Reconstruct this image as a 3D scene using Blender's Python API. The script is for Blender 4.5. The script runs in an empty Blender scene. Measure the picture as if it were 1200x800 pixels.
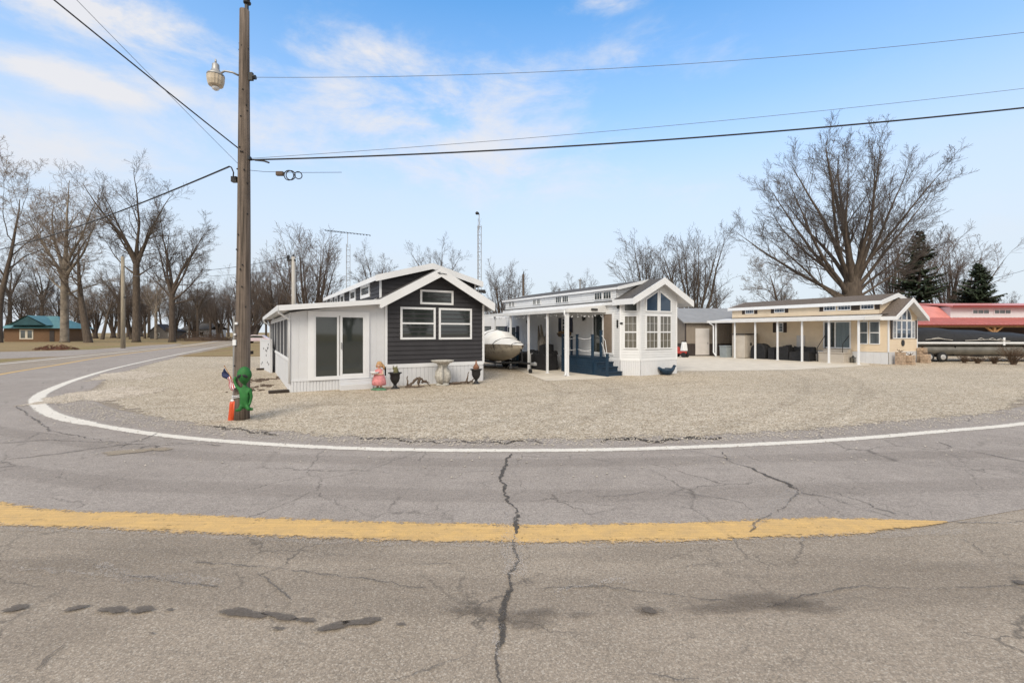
import bpy, math, random
from mathutils import Vector, Matrix, geometry
R = math.radians
sc = bpy.context.scene
col = sc.collection
# ------------------------------------------------------------------ survey of the place
FOC, EYE, HOR = 533.0, 1.95, 389.0          # used to turn measured ground points into metres
def gp(px, py):
    y = FOC * EYE / (py - HOR)
    return ((px - 600) / FOC * y, y)
def up(px, py, y):                           # point at depth y
    return Vector(((px - 600) / FOC * y, y, EYE + (HOR - py) * y / FOC))
# ------------------------------------------------------------------ materials
def nt(name):
    m = bpy.data.materials.new(name); m.use_nodes = True
    t = m.node_tree; b = t.nodes['Principled BSDF']; return m, t, b
def N(t, typ, **kw):
    n = t.nodes.new(typ)
    for k, v in kw.items():
        if k in n.inputs: n.inputs[k].default_value = v
        else: setattr(n, k, v)
    return n
def noise(t, vec, scale, detail=4, rough=.55):
    n = N(t, 'ShaderNodeTexNoise'); n.inputs['Scale'].default_value = scale
    n.inputs['Detail'].default_value = detail; n.inputs['Roughness'].default_value = rough
    if vec is not None: t.links.new(vec, n.inputs['Vector'])
    return n
def ramp(t, fac, stops):
    r = N(t, 'ShaderNodeValToRGB'); e = r.color_ramp.elements
    while len(e) < len(stops): e.new(.5)
    for i, (p, c) in enumerate(stops):
        e[i].position = p; e[i].color = (*c, 1) if len(c) == 3 else c
    t.links.new(fac, r.inputs[0]); return r
def g(v): return (v, v, v)
def mixc(t, fac, a, b, mode='MIX'):
    m = N(t, 'ShaderNodeMix'); m.data_type = 'RGBA'; m.blend_type = mode
    for s, i in ((fac, 0), (a, 6), (b, 7)):
        if hasattr(s, 'links'): t.links.new(s, m.inputs[i])
        elif isinstance(s, (int, float)): m.inputs[i].default_value = s
        else: m.inputs[i].default_value = (*s, 1)
    return m.outputs[2]
def maths(t, op, a, b=0.0, clamp=False):
    m = N(t, 'ShaderNodeMath'); m.operation = op; m.use_clamp = clamp
    for s, i in ((a, 0), (b, 1)):
        if hasattr(s, 'links'): t.links.new(s, m.inputs[i])
        else: m.inputs[i].default_value = s
    return m.outputs[0]
def bump(t, b, h, strength, dist):
    n = N(t, 'ShaderNodeBump'); n.inputs['Strength'].default_value = strength; n.inputs['Distance'].default_value = dist
    t.links.new(h, n.inputs['Height']); t.links.new(n.outputs[0], b.inputs['Normal'])
def coords(t, scale=None):
    c = N(t, 'ShaderNodeTexCoord')
    if scale is None: return c.outputs['Object']
    m = N(t, 'ShaderNodeMapping'); m.inputs['Scale'].default_value = scale
    t.links.new(c.outputs['Object'], m.inputs[0]); return m.outputs[0]
def pm(name, c, rough=.6, var=.12, scale=3., metal=0., spec=.4, bs=0., bscale=60., stretch=None, dirt=None, dirt_amt=.5):
    m, t, b = nt(name); v = coords(t, stretch)
    n = noise(t, v, scale, 5)
    lo = tuple(x * (1 - var) for x in c); hi = tuple(min(1, x * (1 + var)) for x in c)
    o = ramp(t, n.outputs[0], [(.3, lo), (.7, hi)]).outputs[0]
    if dirt:
        n2 = noise(t, coords(t), 1.7, 8, .7)
        f = ramp(t, n2.outputs[0], [(.5, g(0)), (.75, g(dirt_amt))]).outputs[0]
        o = mixc(t, f, o, dirt)
    t.links.new(o, b.inputs['Base Color'])
    b.inputs['Roughness'].default_value = rough; b.inputs['Metallic'].default_value = metal
    b.inputs['Specular IOR Level'].default_value = spec
    if bs: bump(t, b, noise(t, v, bscale, 4).outputs[0], bs, .01)
    return m
def alpha(t, b, f):
    out = t.nodes['Material Output']
    tr = N(t, 'ShaderNodeBsdfTransparent'); mx = N(t, 'ShaderNodeMixShader')
    t.links.new(f, mx.inputs[0]); t.links.new(tr.outputs[0], mx.inputs[1]); t.links.new(b.outputs[0], mx.inputs[2])
    t.links.new(mx.outputs[0], out.inputs[0])
def edge_alpha(t, b, nscale, amp, lo, hi, k=1.0, detail=6):
    a = N(t, 'ShaderNodeAttribute'); a.attribute_name = 'e'
    n = noise(t, coords(t), nscale, detail, .65)
    s = maths(t, 'ADD', maths(t, 'MULTIPLY', a.outputs['Fac'], k), maths(t, 'MULTIPLY', maths(t, 'SUBTRACT', n.outputs[0], .5), amp))
    r = N(t, 'ShaderNodeMapRange'); r.inputs[1].default_value = lo; r.inputs[2].default_value = hi
    t.links.new(s, r.inputs[0]); alpha(t, b, r.outputs[0])
def asphalt(name, c1, c2, stone=.5):
    m, t, b = nt(name); v = coords(t)
    big = noise(t, v, .35, 6, .6); med = noise(t, v, 2.2, 7, .7); fine = noise(t, v, 55, 3, .7); grit = noise(t, v, 190, 2, .6)
    o = ramp(t, big.outputs[0], [(.3, c1), (.68, c2)]).outputs[0]
    o = mixc(t, 1., o, ramp(t, med.outputs[0], [(.25, g(.86)), (.75, g(1.12))]).outputs[0], 'MULTIPLY')
    o = mixc(t, 1., o, ramp(t, fine.outputs[0], [(.3, g(.70)), (.7, g(1.28))]).outputs[0], 'MULTIPLY')
    o = mixc(t, 1., o, ramp(t, grit.outputs[0], [(.3, g(.72)), (.7, g(1.28))]).outputs[0], 'MULTIPLY')
    vo = N(t, 'ShaderNodeTexVoronoi'); vo.inputs['Scale'].default_value = 120; t.links.new(v, vo.inputs['Vector'])
    sep = N(t, 'ShaderNodeSeparateColor'); t.links.new(vo.outputs['Color'], sep.inputs[0])
    f = ramp(t, sep.outputs[0], [(.80, g(0)), (.93, g(stone))]).outputs[0]
    o = mixc(t, f, o, (.62, .56, .48))
    f = ramp(t, sep.outputs[1], [(.84, g(0)), (.95, g(stone))]).outputs[0]
    o = mixc(t, f, o, (.13, .115, .10))
    st = noise(t, coords(t, (.5, 5, 1)), 1.4, 6, .7)            # faint hairline streaks
    f = ramp(t, st.outputs[0], [(.48, g(0)), (.5, g(.16)), (.52, g(0))]).outputs[0]
    o = mixc(t, f, o, (.1, .095, .09))
    wv = N(t, 'ShaderNodeVectorMath'); wv.operation = 'MULTIPLY_ADD'; wn = noise(t, v, 3.5, 4, .7); t.links.new(wn.outputs['Color'], wv.inputs[0]); wv.inputs[1].default_value = (.35, .35, 0); t.links.new(v, wv.inputs[2])
    for vs, th, amt, lo_ in ((.9, .013, .75, .46), (2.6, .018, .6, .50), (6.5, .03, .35, .52)):
        ve = N(t, 'ShaderNodeTexVoronoi'); ve.feature = 'DISTANCE_TO_EDGE'; ve.inputs['Scale'].default_value = vs; t.links.new(wv.outputs[0], ve.inputs['Vector'])
        ln = ramp(t, ve.outputs['Distance'], [(0, g(1)), (th, g(0))]).outputs[0]
        mk_ = ramp(t, noise(t, v, .55 if vs < 2 else .8, 5, .65).outputs[0], [(lo_, g(0)), (lo_ + .12, g(amt))]).outputs[0]
        o = mixc(t, maths(t, 'MULTIPLY', ln, mk_), o, (.085, .075, .066))
    t.links.new(o, b.inputs['Base Color']); b.inputs['Roughness'].default_value = .88; b.inputs['Specular IOR Level'].default_value = .25
    bump(t, b, fine.outputs[0], .55, .008)
    return m
M = {}
M['road'] = asphalt('asphalt_near', (.262, .216, .169), (.338, .282, .226), .38)
M['lane'] = asphalt('asphalt_lane', (.285, .247, .22), (.345, .303, .273), .28)
def gravel_mat(name, tint, fringe):
    m, t, b = nt(name); v = coords(t)
    vo = N(t, 'ShaderNodeTexVoronoi'); vo.inputs['Scale'].default_value = 46; t.links.new(v, vo.inputs['Vector'])
    v2 = N(t, 'ShaderNodeTexVoronoi'); v2.inputs['Scale'].default_value = 11; t.links.new(v, v2.inputs['Vector'])
    s1 = N(t, 'ShaderNodeSeparateColor'); t.links.new(vo.outputs['Color'], s1.inputs[0])
    s2 = N(t, 'ShaderNodeSeparateColor'); t.links.new(v2.outputs['Color'], s2.inputs[0])
    o = ramp(t, s1.outputs[0], [(0, (.14, .11, .08)), (.3, (.45, .375, .28)), (.7, (.59, .50, .385)), (1, (.86, .78, .66))]).outputs[0]
    f = ramp(t, s2.outputs[1], [(.55, g(0)), (.9, g(.4))]).outputs[0]
    o = mixc(t, f, o, (.30, .235, .165))
    f = ramp(t, s2.outputs[0], [(.86, g(0)), (.97, g(.5))]).outputs[0]
    o = mixc(t, f, o, (.64, .56, .46))
    big = noise(t, v, .22, 6, .6)
    o = mixc(t, 1., o, ramp(t, big.outputs[0], [(.3, g(.90)), (.7, g(1.08))]).outputs[0], 'MULTIPLY')
    md = noise(t, coords(t, (1, 2.2, 1)), 1.3, 7, .7)
    o = mixc(t, 1., o, ramp(t, md.outputs[0], [(.25, (.84, .81, .77)), (.72, g(1.08))]).outputs[0], 'MULTIPLY')
    o = mixc(t, 1., o, tint, 'MULTIPLY')
    t.links.new(o, b.inputs['Base Color']); b.inputs['Roughness'].default_value = .95; b.inputs['Specular IOR Level'].default_value = .15
    bump(t, b, vo.outputs['Distance'], .7, .02)
    edge_alpha(t, b, fringe, 1.5, .42, .52)
    return m
M['gravel'] = gravel_mat('crushed_stone', (.96, .975, .995), 3.0)
M['pale_gravel'] = gravel_mat('pale_crushed_stone', (1.08, 1.10, 1.16), 2.2)
def ground_mat(name, stops, fringe=None):
    m, t, b = nt(name); v = coords(t)
    n1 = noise(t, v, .12, 7, .65); n2 = noise(t, v, 3.5, 6, .75)
    o = ramp(t, n1.outputs[0], stops).outputs[0]
    o = mixc(t, 1., o, ramp(t, n2.outputs[0], [(.25, g(.6)), (.75, g(1.35))]).outputs[0], 'MULTIPLY')
    t.links.new(o, b.inputs['Base Color']); b.inputs['Roughness'].default_value = 1; b.inputs['Specular IOR Level'].default_value = .1
    bump(t, b, n2.outputs[0], .8, .05)
    if fringe: edge_alpha(t, b, fringe, 1.4, .4, .6)
    return m
M['grass'] = ground_mat('winter_lawn', [(.32, (.22, .16, .095)), (.5, (.29, .215, .12)), (.68, (.18, .175, .075))])
M['leaf_litter'] = ground_mat('leaf_litter', [(.3, (.10, .062, .04)), (.7, (.19, .12, .075))], 2.)
M['concrete'] = pm('concrete_slab', (.60, .54, .455), .9, .1, 1.2, bs=.3, dirt=(.3, .26, .2), dirt_amt=.35)
def paint_mat(name, c, c2, worn):
    m, t, b = nt(name); v = coords(t)
    o = ramp(t, noise(t, v, 6, 6, .7).outputs[0], [(.3, c2), (.65, c)]).outputs[0]
    o = mixc(t, 1., o, ramp(t, noise(t, v, 90, 3, .7).outputs[0], [(.3, g(.8)), (.7, g(1.1))]).outputs[0], 'MULTIPLY')
    o = mixc(t, 1., o, ramp(t, noise(t, coords(t, (.5, 14, 1)), 2.5, 5, .7).outputs[0], [(.3, g(.82)), (.65, g(1.06))]).outputs[0], 'MULTIPLY')
    t.links.new(o, b.inputs['Base Color']); b.inputs['Roughness'].default_value = .8
    bump(t, b, noise(t, v, 55, 3, .7).outputs[0], .35, .006)
    a = N(t, 'ShaderNodeAttribute'); a.attribute_name = 'e'
    n1 = noise(t, v, 22, 6, .75); n2 = noise(t, coords(t, (.7, 4, 1)), 4, 6, .75)
    s = maths(t, 'ADD', maths(t, 'MULTIPLY', a.outputs['Fac'], .56), maths(t, 'MULTIPLY', maths(t, 'SUBTRACT', n1.outputs[0], .5), worn))
    s = maths(t, 'ADD', s, maths(t, 'MULTIPLY', maths(t, 'SUBTRACT', n2.outputs[0], .5), worn * .8))
    r = N(t, 'ShaderNodeMapRange'); r.inputs[1].default_value = .10; r.inputs[2].default_value = .34
    t.links.new(s, r.inputs[0]); alpha(t, b, r.outputs[0])
    return m
M['yellow'] = paint_mat('yellow_road_paint', (.68, .435, .16), (.54, .36, .16), 1.7)
M['white_paint'] = paint_mat('white_road_paint', (.80, .75, .67), (.70, .64, .56), 1.5)
def soft_mark(name, c, nscale, amp, lo, hi, mx=1.):
    m, t, b = nt(name); v = coords(t)
    o = ramp(t, noise(t, v, 60, 3).outputs[0], [(.3, tuple(x * .7 for x in c)), (.7, tuple(x * 1.3 for x in c))]).outputs[0]
    t.links.new(o, b.inputs['Base Color']); b.inputs['Roughness'].default_value = .85
    a = N(t, 'ShaderNodeAttribute'); a.attribute_name = 'e'
    n = noise(t, v, nscale, 6, .7)
    s = maths(t, 'ADD', a.outputs['Fac'], maths(t, 'MULTIPLY', maths(t, 'SUBTRACT', n.outputs[0], .5), amp))
    r = N(t, 'ShaderNodeMapRange'); r.inputs[1].default_value = lo; r.inputs[2].default_value = hi; r.inputs[4].default_value = mx
    t.links.new(s, r.inputs[0]); alpha(t, b, r.outputs[0]); return m
M['crack'] = soft_mark('open_crack', (.075, .065, .056), 26, 4.0, .35, .8, .8)
M['hair'] = soft_mark('hairline_crack', (.10, .088, .078), 9, 3.0, .4, .9, .55)
M['salt'] = soft_mark('salt_residue', (.52, .47, .43), 75, 4.6, .95, 1.45, .5)
M['oil'] = soft_mark('oil_stain', (.12, .10, .083), 10, 1.3, .3, .65, .85)
M['damp'] = soft_mark('damp_patch', (.17, .14, .115), 2.2, 1.4, .3, 1.6, .2)
M['damp_dark'] = soft_mark('damp_stain', (.13, .105, .085), 3.2, 1.4, .3, 1.5, .55)
M['patch'] = soft_mark('broken_patch', (.33, .27, .20), 9, 1.6, .35, .6, .8)
M['debris'] = soft_mark('dark_leaf_trail', (.055, .043, .03), 12, 2.4, .55, .85, .9)
M['white'] = pm('white_vinyl', (.64, .65, .675), .5, .03, 1.5, dirt=(.52, .5, .46), dirt_amt=.22)
M['white_trim'] = pm('white_trim', (.745, .755, .775), .45, .03, 2, dirt=(.6, .58, .54), dirt_amt=.2)
M['dark_siding'] = pm('charcoal_siding', (.040, .038, .042), .55, .15, 1.5, spec=.3)
M['white_siding'] = pm('white_siding', (.68, .69, .705), .5, .04, 1.5, dirt=(.52, .5, .45), dirt_amt=.2)
M['tan_siding'] = pm('tan_siding', (.74, .61, .45), .55, .05, 1.5, dirt=(.42, .32, .2), dirt_amt=.2)
M['shingle'] = pm('grey_shingle', (.085, .08, .078), .9, .4, 14, bs=.6, bscale=40)
M['brown_shingle'] = pm('brown_shingle', (.13, .105, .088), .9, .4, 14, bs=.6, bscale=40)
M['white_roof'] = pm('white_metal_roof', (.70, .70, .70), .4, .05, 2, dirt=(.5, .48, .44), dirt_amt=.3)
M['alu'] = pm('grey_metal_roof', (.32, .315, .31), .5, .1, 2, metal=.3)
def glass_mat(name, c, c2=None, sc_=(9, 9, 1), spec=.85):
    m, t, b = nt(name)
    if c2 is None: b.inputs['Base Color'].default_value = (*c, 1)
    else:
        o = ramp(t, noise(t, coords(t, sc_), 2.2, 4).outputs[0], [(.35, c), (.65, c2)]).outputs[0]
        t.links.new(o, b.inputs['Base Color'])
    b.inputs['Roughness'].default_value = .04; b.inputs['Specular IOR Level'].default_value = spec
    bump(t, b, noise(t, coords(t), 1.1, 1).outputs[0], .08, .02)
    return m
M['glass'] = glass_mat('dark_window_glass', (.028, .034, .032), spec=1.)
M['glass_blue'] = glass_mat('blue_window_glass', (.024, .045, .08), spec=.8)
M['glass_curtain'] = glass_mat('curtained_glass', (.075, .07, .06), (.19, .18, .155), (11, 11, .5), .5)
M['glass_shade'] = glass_mat('shaded_glass', (.05, .06, .065), (.10, .115, .12), (10, 10, .3), .9)
M['glass_door'] = glass_mat('blue_grey_door_glass', (.10, .13, .14), (.16, .20, .21), (10, 10, .3), .9)
M['screen'] = pm('insect_screen', (.055, .055, .06), .8, .1, 2)
M['blue'] = pm('navy_paint', (.010, .032, .062), .5, .15, 4, dirt=(.05, .08, .12), dirt_amt=.3)
M['black'] = pm('black_metal', (.018, .018, .019), .45, .2, 6)
M['black_cloth'] = pm('black_cover', (.016, .016, .018), .75, .3, 5, bs=.4, bscale=12)
M['brown_shutter'] = pm('black_brown_shutter', (.04, .026, .02), .6, .1)
M['navy_shutter'] = pm('navy_shutter', (.02, .025, .05), .6, .1)
M['wood_pole'] = pm('weathered_pole', (.155, .123, .10), .9, .6, 7, bs=1., bscale=16, stretch=(4, 4, .12), dirt=(.07, .055, .045), dirt_amt=.8)
M['wood_light'] = pm('pale_pole', (.30, .26, .20), .9, .3, 6, stretch=(3, 3, .3))
M['grey_pole'] = pm('silver_grey_pole', (.42, .40, .37), .8, .2, 6, stretch=(3, 3, .3))
M['galv'] = pm('galvanised_steel', (.36, .36, .36), .45, .15, 5, metal=.5)
M['cable'] = pm('black_cable', (.025, .026, .03), .6, .1)
M['thin_cable'] = pm('grey_cable', (.14, .16, .19), .6, .1)
M['bark'] = pm('grey_brown_bark', (.095, .074, .058), .95, .35, 3, bs=.6, bscale=12, stretch=(2, 2, .5))
M['bark_dark'] = pm('dark_bark', (.085, .065, .052), .95, .35, 3, bs=.6, bscale=12, stretch=(2, 2, .5))
M['bark_pale'] = pm('pale_mottled_bark', (.21, .178, .145), .95, .45, 1.2, bs=.4, bscale=8)
M['twig'] = pm('brown_twigs', (.10, .083, .073), .95, .2, 1)
M['twig_red'] = pm('reddish_twigs', (.12, .095, .083), .95, .2, 1)
M['twig_pale'] = pm('pale_twigs', (.20, .16, .13), .95, .25, 1)
M['needle'] = pm('dark_needles', (.036, .054, .028), .8, .5, 1.3)
M['green'] = pm('green_fuzzy_plastic', (.02, .135, .028), .65, .3, 9, bs=.4, bscale=30)
M['orange'] = pm('orange_plastic', (.62, .085, .025), .45, .1, 5)
M['red'] = pm('flag_red', (.45, .03, .04), .7, .1)
M['flagblue'] = pm('flag_navy', (.02, .03, .09), .7, .1)
M['pink'] = pm('pink_paint', (.62, .23, .235), .6, .25, 12, dirt=(.66, .46, .42), dirt_amt=.5)
M['skin'] = pm('painted_skin', (.62, .40, .29), .6, .12, 12)
M['blond'] = pm('painted_hair', (.45, .27, .13), .7, .25, 20)
M['statue_green'] = pm('painted_grass', (.10, .22, .13), .8, .3, 12)
M['stone'] = pm('weathered_cast_stone', (.46, .44, .40), .9, .3, 10, bs=.5, bscale=30, dirt=(.2, .19, .16), dirt_amt=.6)
M['driftwood'] = pm('driftwood', (.115, .085, .065), .95, .4, 9, bs=.7, bscale=25)
M['greywood'] = pm('grey_driftwood', (.24, .21, .175), .95, .4, 6, bs=.7, bscale=20, stretch=(3, 3, .4))
M['plank'] = pm('dark_wet_plank', (.035, .026, .02), .8, .3, 6)
M['rubber'] = pm('tyre_rubber', (.02, .02, .021), .8, .2, 8)
M['hub'] = pm('wheel_metal', (.55, .55, .55), .35, .1, 5, metal=.4)
M['boat_cover'] = pm('pale_boat_cover', (.74, .73, .71), .75, .06, 2.5, bs=.5, bscale=5, dirt=(.5, .46, .4), dirt_amt=.35)
M['boat_skirt'] = pm('tan_cover_skirt', (.34, .295, .24), .8, .45, 2.6, bs=.9, bscale=6, stretch=(1, 1, .5))
M['hull'] = pm('cream_hull', (.45, .40, .32), .35, .1, 3)
M['silver'] = pm('silver_hull', (.20, .19, .17), .35, .2, 2, metal=.5, dirt=(.16, .14, .11), dirt_amt=.6)
M['red_roof'] = pm('red_metal_roof', (.62, .245, .22), .45, .12, 1.5, dirt=(.5, .25, .22), dirt_amt=.4)
M['dark_red'] = pm('dark_red_trim', (.22, .045, .04), .6, .1)
M['timber'] = pm('orange_timber', (.36, .20, .09), .7, .2, 6)
M['teal'] = pm('teal_metal_roof', (.085, .20, .215), .45, .15, 1, dirt=(.16, .28, .28), dirt_amt=.4)
M['teal_dark'] = pm('dark_teal_gable', (.02, .07, .085), .7, .15, 1)
M['brick'] = pm('brown_brick', (.155, .09, .05), .85, .25, 5)
M['cream'] = pm('cream_frames', (.55, .50, .42), .6, .1)
M['taupe'] = pm('taupe_metal_wall', (.235, .20, .165), .6, .08, 2)
M['dark_brown'] = pm('dark_brown_band', (.045, .035, .032), .6, .15, 2)
M['door_white'] = pm('off_white_door', (.58, .55, .53), .5, .05, 2, dirt=(.42, .38, .33), dirt_amt=.3)
M['resin'] = pm('beige_resin', (.50, .45, .39), .6, .06, 3)
M['bin_grey'] = pm('blue_grey_plastic', (.25, .28, .29), .6, .1, 3)
M['curb_stone'] = pm('tan_stone_block', (.40, .30, .22), .9, .35, 7, bs=.6, bscale=25)
M['grey_house'] = pm('far_grey_wall', (.14, .13, .125), .8, .2, 2)
M['brush'] = pm('dead_brush', (.12, .08, .055), .95, .4, 3)
M['lamp_glass'] = pm('lamp_refractor', (.55, .47, .36), .35, .2, 8)
M['car'] = pm('pale_car_paint', (.60, .50, .55), .25, .05, 1, spec=.6)
M['scooter_red'] = pm('red_plastic', (.45, .06, .05), .4, .2, 5)
M['flowers'] = pm('dried_flowers', (.30, .20, .10), .9, .6, 30)
# ------------------------------------------------------------------ mesh builder
class MB:
    def __init__(s): s.v = []; s.f = []; s.e = None; s.m = []; s.mi = 0
    def add(s, vs, fs):
        o = len(s.v); s.v.extend(tuple(x) for x in vs); s.f.extend(tuple(i + o for i in f) for f in fs); s.m.extend([s.mi] * len(fs)); return s
    def quad(s, a, b, c, d): return s.add((a, b, c, d), ((0, 1, 2, 3),))
    def hexa(s, p): return s.add(p, ((3, 2, 1, 0), (4, 5, 6, 7), (0, 1, 5, 4), (1, 2, 6, 5), (2, 3, 7, 6), (3, 0, 4, 7)))
    def box(s, x0, x1, y0, y1, z0, z1, F=None):
        p = [(x0, y0, z0), (x1, y0, z0), (x1, y1, z0), (x0, y1, z0), (x0, y0, z1), (x1, y0, z1), (x1, y1, z1), (x0, y1, z1)]
        if F: p = [F(*q) for q in p]
        return s.hexa(p)
    def prism(s, poly, d0, d1, F):            # polygon (a,b) pushed from n=d0 to d1
        n = len(poly); vs = [F(a, b, d0) for a, b in poly] + [F(a, b, d1) for a, b in poly]
        return s.add(vs, [tuple(range(n - 1, -1, -1)), tuple(range(n, 2 * n))] + [(i, (i + 1) % n, n + (i + 1) % n, n + i) for i in range(n)])
    def tube(s, pts, rad, sides=6, caps=True):
        pts = [Vector(p) for p in pts]; n = len(pts)
        if not hasattr(rad, '__len__'): rad = [rad] * n
        vs = []; ref = None
        for i in range(n):
            d = (pts[min(i + 1, n - 1)] - pts[max(i - 1, 0)])
            if d.length < 1e-9: d = Vector((0, 0, 1))
            d.normalize()
            if ref is None: ref = Vector((1, 0, 0)) if abs(d.x) < .8 else Vector((0, 1, 0))
            a = ref - d * ref.dot(d)
            if a.length < 1e-6: a = d.orthogonal()
            a.normalize(); b = d.cross(a); ref = a
            for k in range(sides):
                t = 2 * math.pi * k / sides
                vs.append(pts[i] + (a * math.cos(t) + b * math.sin(t)) * rad[i])
        fs = [(i * sides + k, i * sides + (k + 1) % sides, (i + 1) * sides + (k + 1) % sides, (i + 1) * sides + k) for i in range(n - 1) for k in range(sides)]
        if caps: fs += [tuple(range(sides - 1, -1, -1)), tuple(range((n - 1) * sides, n * sides))]
        return s.add(vs, fs)
    def lathe(s, prof, c=(0, 0, 0), sides=20, lobes=0, amp=0.):
        vs = []
        for r, z in prof:
            for k in range(sides):
                t = 2 * math.pi * k / sides; rr = r * (1 + (amp * math.cos(lobes * t) if lobes else 0))
                vs.append((c[0] + rr * math.cos(t), c[1] + rr * math.sin(t), c[2] + z))
        n = len(prof)
        fs = [(i * sides + k, i * sides + (k + 1) % sides, (i + 1) * sides + (k + 1) % sides, (i + 1) * sides + k) for i in range(n - 1) for k in range(sides)]
        fs += [tuple(range(sides - 1, -1, -1)), tuple(range((n - 1) * sides, n * sides))]
        return s.add(vs, fs)
    def ball(s, c, r, seg=12, rings=8, fn=None):
        vs = []
        for i in range(rings + 1):
            ph = math.pi * i / rings
            for k in range(seg):
                t = 2 * math.pi * k / seg
                p = Vector((math.sin(ph) * math.cos(t), math.sin(ph) * math.sin(t), math.cos(ph)))
                if fn: p = fn(p)
                vs.append((c[0] + p.x * r[0], c[1] + p.y * r[1], c[2] + p.z * r[2]))
        fs = [(i * seg + k, i * seg + (k + 1) % seg, (i + 1) * seg + (k + 1) % seg, (i + 1) * seg + k) for i in range(rings) for k in range(seg)]
        return s.add(vs, fs)
    def build(s, name, mat, parent=None, smooth=False, bevel=0., loc=None):
        me = bpy.data.meshes.new(name); me.from_pydata([tuple(v) for v in s.v], [], s.f)
        for m_ in (mat if isinstance(mat, (list, tuple)) else [mat]): me.materials.append(m_)
        if any(s.m): me.polygons.foreach_set('material_index', s.m)
        if smooth: me.polygons.foreach_set('use_smooth', [True] * len(me.polygons))
        if s.e is not None:
            a = me.attributes.new('e', 'FLOAT', 'POINT'); a.data.foreach_set('value', s.e)
        me.update()
        o = bpy.data.objects.new(name, me); col.objects.link(o)
        if parent is not None: o.parent = parent
        if loc is not None: o.location = loc
        if bevel:
            b = o.modifiers.new('b', 'BEVEL'); b.width = bevel; b.segments = 2; b.limit_method = 'ANGLE'
        return o
def empty(name, loc=(0, 0, 0), rz=0.):
    o = bpy.data.objects.new(name, None); col.objects.link(o); o.location = loc; o.rotation_euler = (0, 0, rz); o.empty_display_size = .3; return o
def tag(o, label=None, cat=None, group=None, kind=None):
    if label: o['label'] = label
    if cat: o['category'] = cat
    if group: o['group'] = group
    if kind: o['kind'] = kind
    return o
def thing(name, label, cat, loc=(0, 0, 0), rz=0., group=None):
    return tag(empty(name, loc, rz), label, cat, group)
def kids(o): return [c for c in bpy.data.objects if c.parent == o]
def copy_tree(o, parent=None):
    c = o.copy(); col.objects.link(c)
    if parent is not None: c.parent = parent
    for ch in list(o.children): copy_tree(ch, c)
    return c
def plane(o, ad, n):                          # wall frame: a along ad, b up, c outward
    o = Vector((*o, 0)); ad = Vector((*ad, 0)).normalized(); n = Vector((*n, 0)).normalized()
    def F(a, b, c=0.): 
        p = o + ad * a + n * c; return (p.x, p.y, b)
    return F
def facet(p0, p1):                            # wall from p0 to p1, outward to the right of travel
    d = Vector((p1[0] - p0[0], p1[1] - p0[1])); L = d.length; d /= L
    return plane(p0, (d.x, d.y), (d.y, -d.x)), L
# ------------------------------------------------------------------ sheets on the ground
def catmull(pts, n=8):
    out = []; P = [pts[0]] + list(pts) + [pts[-1]]
    for i in range(1, len(P) - 2):
        a, b, c, d = [Vector(p) for p in P[i - 1:i + 3]]
        for k in range(n):
            t = k / n
            out.append(.5 * ((2 * b) + (c - a) * t + (2 * a - 5 * b + 4 * c - d) * t * t + (3 * b - a - 3 * c + d) * t ** 3))
    out.append(Vector(P[-2])); return out
def sheet(name, pts, z, mat, fringe=0., kind='structure', inset_noise=0):
    pts = [Vector((p[0], p[1])) for p in pts]
    area = sum(pts[i].x * pts[(i + 1) % len(pts)].y - pts[(i + 1) % len(pts)].x * pts[i].y for i in range(len(pts)))
    if area < 0: pts.reverse()
    m = MB(); n = len(pts)
    inner = pts; m.e = []
    if fringe:
        inner = []
        for i in range(n):
            d = (pts[(i + 1) % n] - pts[i - 1]).normalized()
            inner.append(pts[i] + Vector((-d.y, d.x)) * fringe)
        m.v += [(p.x, p.y, z) for p in pts]; m.e += [0.] * n
        m.v += [(p.x, p.y, z) for p in inner]; m.e += [1.] * n
        m.f += [(i, (i + 1) % n, n + (i + 1) % n, n + i) for i in range(n)]; off = n
    else:
        m.v += [(p.x, p.y, z) for p in pts]; m.e += [1.] * n; off = 0
    for tri in geometry.tessellate_polygon([[Vector((p.x, p.y, 0)) for p in inner]]):
        m.f.append(tuple(i + off for i in tri))
    m.m = [0] * len(m.f)
    o = m.build(name, mat); o['kind'] = kind
    return o
def ribbon(m, pts, widths, z):                # three verts across, e = 1 in the middle
    if m.e is None: m.e = []
    pts = [Vector((p[0], p[1])) for p in pts]; n = len(pts); o = len(m.v)
    if not hasattr(widths, '__len__'): widths = [widths] * n
    for i in range(n):
        d = (pts[min(i + 1, n - 1)] - pts[max(i - 1, 0)]).normalized(); q = Vector((-d.y, d.x)) * widths[i] / 2
        for k, e in ((-1, 0.), (-.55, 1.), (.55, 1.), (1, 0.)):
            p = pts[i] + q * k; m.v.append((p.x, p.y, z)); m.e.append(e if 0 < i < n - 1 else 0.)
    for i in range(n - 1):
        for k in range(3): m.f.append((o + i * 4 + k, o + i * 4 + k + 1, o + i * 4 + k + 5, o + i * 4 + k + 4)); m.m.append(0)
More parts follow.
